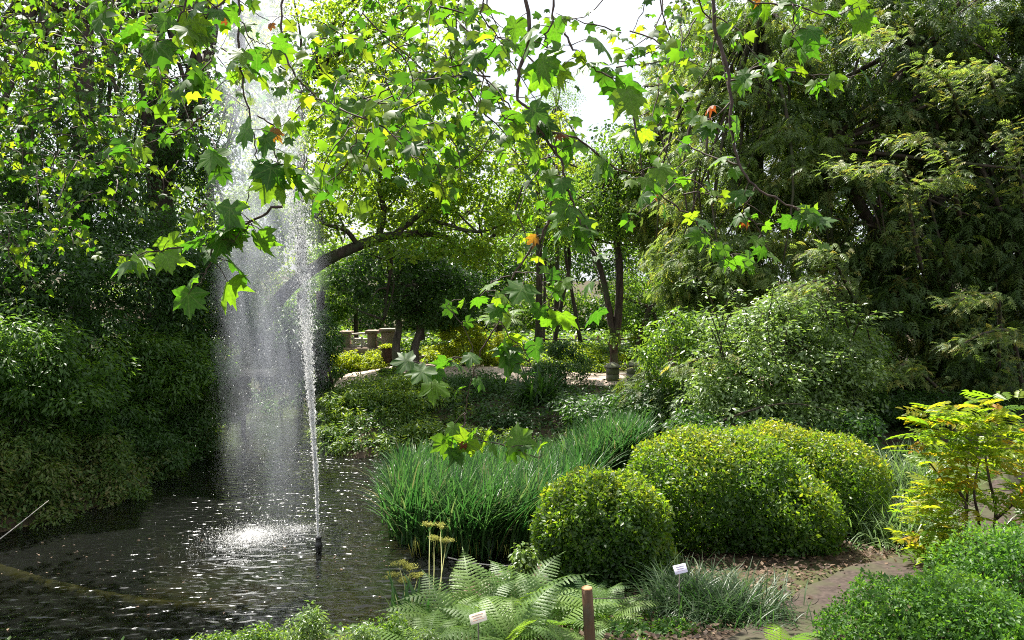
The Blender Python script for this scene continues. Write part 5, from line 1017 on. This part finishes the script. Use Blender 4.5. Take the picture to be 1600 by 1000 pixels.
# (polyline px, depth start, depth end, leaves, leaf size m, brown count)
TW = [([(812, -60), (828, 55), (812, 110), (809, 150), (826, 172), (836, 200)], 3.5, 3.4, 4, .15, 0, .011),
      ([(770, -40), (752, 20), (778, 56), (800, 70)], 3.6, 3.7, 5, .13, 0, .004), ([(870, -40), (862, 30), (852, 60), (860, 80), (842, 96)], 3.4, 3.4, 6, .16, 0, .005), ([(775, 56), (760, 90), (752, 140), (745, 180)], 3.7, 3.8, 2, .12, 1, .004),
      ([(880, 50), (900, 80), (925, 108), (975, 128)], 3.3, 3.2, 8, .17, 0, .005),
      ([(1110, -60), (1118, 40), (1138, 120), (1143, 200), (1156, 258), (1182, 292), (1240, 322), (1280, 330)], 3.9, 3.7, 8, .13, 1, .010),
      ([(1140, 130), (1168, 112), (1200, 100), (1232, 112), (1290, 118), (1330, 120)], 3.9, 3.7, 16, .13, 0, .005), ([(1142, 160), (1120, 180), (1100, 188)], 3.9, 3.9, 5, .12, 1, .004),
      ([(1120, -30), (1180, 4), (1240, 8), (1300, 24), (1340, 10)], 3.8, 3.6, 14, .14, 1, .005), ([(1240, 8), (1240, 40), (1236, 60)], 3.7, 3.7, 4, .15, 0, .004),
      ([(1156, 258), (1100, 240), (1050, 215)], 3.9, 4.2, 5, .12, 0, .006), ([(1182, 292), (1160, 330), (1180, 350), (1195, 380)], 3.8, 3.9, 7, .12, 1, .004), ([(1240, 322), (1262, 340), (1275, 370)], 3.7, 3.7, 8, .13, 1, .004),
      ([(1000, 270), (1040, 310), (1085, 345), (1120, 380), (1165, 408)], 3.9, 4.1, 16, .13, 1, .005),
      ([(990, 180), (1000, 240), (1010, 290)], 3.8, 3.8, 7, .15, 0, .005),
      ([(836, 200), (870, 240), (890, 300), (905, 345), (925, 362)], 3.4, 3.3, 16, .15, 1, .007), ([(870, 240), (830, 190), (790, 185)], 3.4, 3.3, 5, .16, 0, .005), ([(836, 200), (900, 215), (960, 262), (1000, 270)], 3.4, 3.8, 8, .14, 0, .006),
      ([(905, 345), (925, 400), (940, 450), (950, 480)], 3.4, 3.6, 4, .13, 0, .003),
      ([(872, 262), (858, 340), (838, 380), (800, 430), (780, 500), (748, 556), (735, 600), (728, 645)], 3.6, 3.9, 8, .13, 1, .006), ([(806, 425), (840, 430), (858, 470), (856, 485)], 3.6, 3.6, 8, .15, 0, .003), ([(800, 430), (770, 440), (762, 460)], 3.6, 3.7, 4, .13, 0, .003),
      ([(780, 500), (800, 530), (818, 545), (830, 570)], 3.6, 3.6, 10, .16, 0, .003), ([(748, 556), (710, 560), (690, 570), (660, 575)], 3.8, 3.9, 8, .15, 0, .003), ([(742, 560), (730, 520), (700, 480), (716, 465)], 3.9, 4.0, 4, .11, 0, .002),
      ([(728, 645), (725, 680), (760, 690), (800, 700), (845, 715)], 3.9, 3.8, 13, .15, 2, .004), ([(728, 660), (712, 680), (700, 700)], 3.9, 3.9, 3, .15, 1, .003),
      ([(440, 320), (395, 345), (340, 370), (280, 385), (230, 395), (180, 402)], 3.2, 3.4, 18, .15, 1, .006), ([(340, 370), (330, 400), (320, 430), (310, 445)], 3.3, 3.2, 6, .17, 0, .003), ([(395, 345), (385, 355), (365, 375)], 3.2, 3.2, 5, .17, 0, .003), ([(330, 320), (310, 330), (300, 350)], 3.3, 3.3, 4, .14, 0, .003),
      ([(330, 170), (290, 200), (250, 215), (200, 235), (165, 240)], 3.4, 3.7, 9, .13, 0, .004), ([(330, 215), (340, 235), (345, 250)], 3.4, 3.3, 4, .15, 0, .003),
      ([(385, -60), (372, 30), (375, 90), (382, 150), (395, 210), (400, 250), (385, 320)], 3.5, 3.4, 7, .12, 1, .006), ([(400, 180), (430, 200), (428, 240), (445, 262)], 3.4, 3.3, 8, .15, 1, .004), ([(480, 240), (470, 270), (440, 285)], 3.4, 3.3, 7, .17, 0, .003),
      ([(300, -60), (290, 10), (270, 40), (250, 50), (220, 45)], 3.3, 3.3, 9, .16, 1, .005), ([(370, -20), (330, 20), (310, 40), (296, 46)], 3.3, 3.3, 6, .15, 2, .005), ([(375, 30), (395, 60), (415, 70)], 3.4, 3.4, 4, .14, 1, .003), ([(160, -40), (165, 0), (170, 12)], 3.5, 3.5, 4, .14, 0, .004),
      ([(450, -60), (440, 40), (452, 100), (490, 150), (530, 170), (560, 200)], 4.2, 3.9, 16, .14, 2, .007), ([(560, 200), (540, 260), (500, 290), (480, 300)], 3.9, 4.0, 10, .14, 0, .004), ([(530, 170), (600, 200), (640, 240), (660, 250)], 3.9, 3.7, 12, .15, 0, .005)]
for pts, d0_, d1_, nl_, ls, nb, r0 in TW:
    ds = np.linspace(d0_, d1_, len(pts)); P = cat_mull([at(a, b, d) for (a, b), d in zip(pts, ds)], 6); P = P + rng.standard_normal(P.shape) * .004
    br = bpy.data.objects.new('branch', None)
    mb = MB(); mb.tube(P, np.linspace(r0, max(.0022, r0 * .35), len(P)), 6, 1, .1)
    br = link('branch', None, pt); nodes = np.concatenate([P[np.clip((np.sort(U(.15, 1.0, nl_ - 1)) * (len(P) - 1)).astype(int), 0, len(P) - 1)], P[-1:]])
    nl2 = nl_
    for q, nd in enumerate(nodes): put_leaf(br, mb, nd, ls * U(.72, 1.18), q < nb - (nb > 1) and U(0, 1) < .6)
    me = mb.mesh('branch', M['twig']); me.transform(Matrix.Translation(-pt.location)); br_o = br; 
    # swap the empty for the mesh-bearing branch
    nb_ = bpy.data.objects.new('branch', me); COL.objects.link(nb_); nb_.parent = pt
    for ch in list(br_o.children): ch.parent = nb_; ch.matrix_parent_inverse = Matrix.Identity(4)
    bpy.data.objects.remove(br_o)
for o in [c for c in pt.children if c.name.split('.')[0] == 'branch']: pass

# generic leafy twigs, further out: (px range, py range, depth range, twigs, size)
def fill(regions, mt_obj, parent, name, size_f=1.0, tm=VL):
    MBt = MB(); P_ = []; N_ = []; T_ = []; S_ = []
    for (x0, x1, y0, y1, da, db, nt_, sz, ddx) in regions:
        for _ in range(nt_):
            d = U(da, db); p = at(U(x0, x1), U(y0, y1), d); dirv = nrm(np.array([U(-1, 1) + ddx, U(-1, .4), U(-.9, .15)])); ln_ = U(.35, .8) * (d / 5) ** .3; k = 7; pts = [p]
            for q in range(k): dirv = nrm(dirv + rng.standard_normal(3) * .22 + np.array([0, 0, -.06])); pts.append(pts[-1] + dirv * ln_ / k)
            MBt.tube(pts, np.linspace(.006, .0025, len(pts)) * max(1, d / 6), 4, 1)
            for q in range(int(U(8, 13))):
                nd = pts[rng.integers(1, len(pts))]; out = nrm(np.array([rng.standard_normal(), rng.standard_normal() * .7, -.2 + .5 * rng.standard_normal()])); lp = nd + out * sz * U(.3, .7)
                x_, t_, n_ = leaf_mat(lp, sz, out); P_.append(lp); N_.append(n_); T_.append(t_); S_.append(sz * .56 * U(.5, 1.25))
    P_, N_, T_, S_ = map(np.array, (P_, N_, T_, S_)); c = rng.integers(0, len(tm), len(P_)); Vs = []; Ts = []; Rs = []; o_ = 0
    for q in range(len(tm)):
        k = c == q; V, T, r = scatter(P_[k], N_[k], T_[k], S_[k], tm[q]); Vs.append(V); Ts.append(T + o_); Rs.append(r); o_ += len(V)
    o = link(name, mesh_np(name, np.vstack(Vs), np.vstack(Ts), M[mt_obj], np.concatenate(Rs)), parent); o['kind'] = 'stuff'
    tw = MBt.build('twigs', M['twig'], parent); tw['kind'] = 'stuff'; return len(P_)
if REST:
    for bz in (False, True):
        rs_ = [r for r in REST if r[4] == bz]
        if rs_: V, T, r = scatter(np.array([a[0] for a in rs_]), np.array([a[1] for a in rs_]), np.array([a[2] for a in rs_]), np.array([a[3] for a in rs_]), plane_leaf(.25, .15, 5)); o = link('smaller_leaves', mesh_np('smaller_leaves', V, T, M['plane_brown' if bz else 'plane_far'], r), pt); o['kind'] = 'stuff'
n1 = fill([(490, 780, -40, 170, 4.8, 7.5, 52, .145, 0), (500, 700, 130, 250, 4.8, 6.5, 18, .15, 0), (690, 900, 150, 260, 4.6, 6.5, 9, .14, 0), (960, 1120, -40, 160, 5.2, 7, 20, .13, 0), (560, 720, -60, 120, 7, 9, 26, .14, 0), (1000, 1110, 120, 330, 5.5, 7, 10, .12, 0), (230, 350, -60, 130, 4.5, 6.5, 13, .15, 0), (740, 900, 260, 340, 5, 6.5, 3, .13, 0)], 'plane_far', pt, 'distant_leaves')
pt2 = thing('plane_tree', 'second plane tree whose smaller sunlit leaves fill the upper left', 'tree', (-9.5, 8.5, hz(-9.5, 8.5)))
mb = MB(); mb.tube([(-9.5, 8.5, 1.2), (-9.2, 8.6, 4.5), (-8.2, 8.8, 8)], [.3, .25, .16], 12, 5, .04); mb.build('trunk', M['bark_pale'], pt2)
for e_ in [(-4.2, 8.8, 7.4), (-5.2, 10, 6.2), (-3.6, 9.4, 6.0), (-6, 8.6, 5.2)]:
    mb = MB(); s0 = np.array([-8.6, 8.7, 6.6]); mb.tube([s0, (s0 + e_) / 2 + (0, 0, .5), e_], [.09, .06, .02], 7, 6, .05); mb.build('limb', M['bark'], pt2)
n2 = fill([(-150, 250, -60, 120, 7.5, 10, 150, .13, .3), (-60, 200, 90, 260, 8, 10.5, 78, .13, .3), (-60, 130, 230, 390, 8, 10, 30, .13, .2), (200, 400, -60, 200, 8, 10.5, 36, .15, .3), (150, 330, 200, 330, 8.5, 10.5, 10, .14, .2)], 'plane_far', pt2, 'canopy_leaves')
bpy.context.view_layer.update()
print('objects', len(bpy.data.objects), 'tris', sum(len(m.polygons) for m in bpy.data.meshes), 'plane leaves', count[0], len(REST), n1, n2)
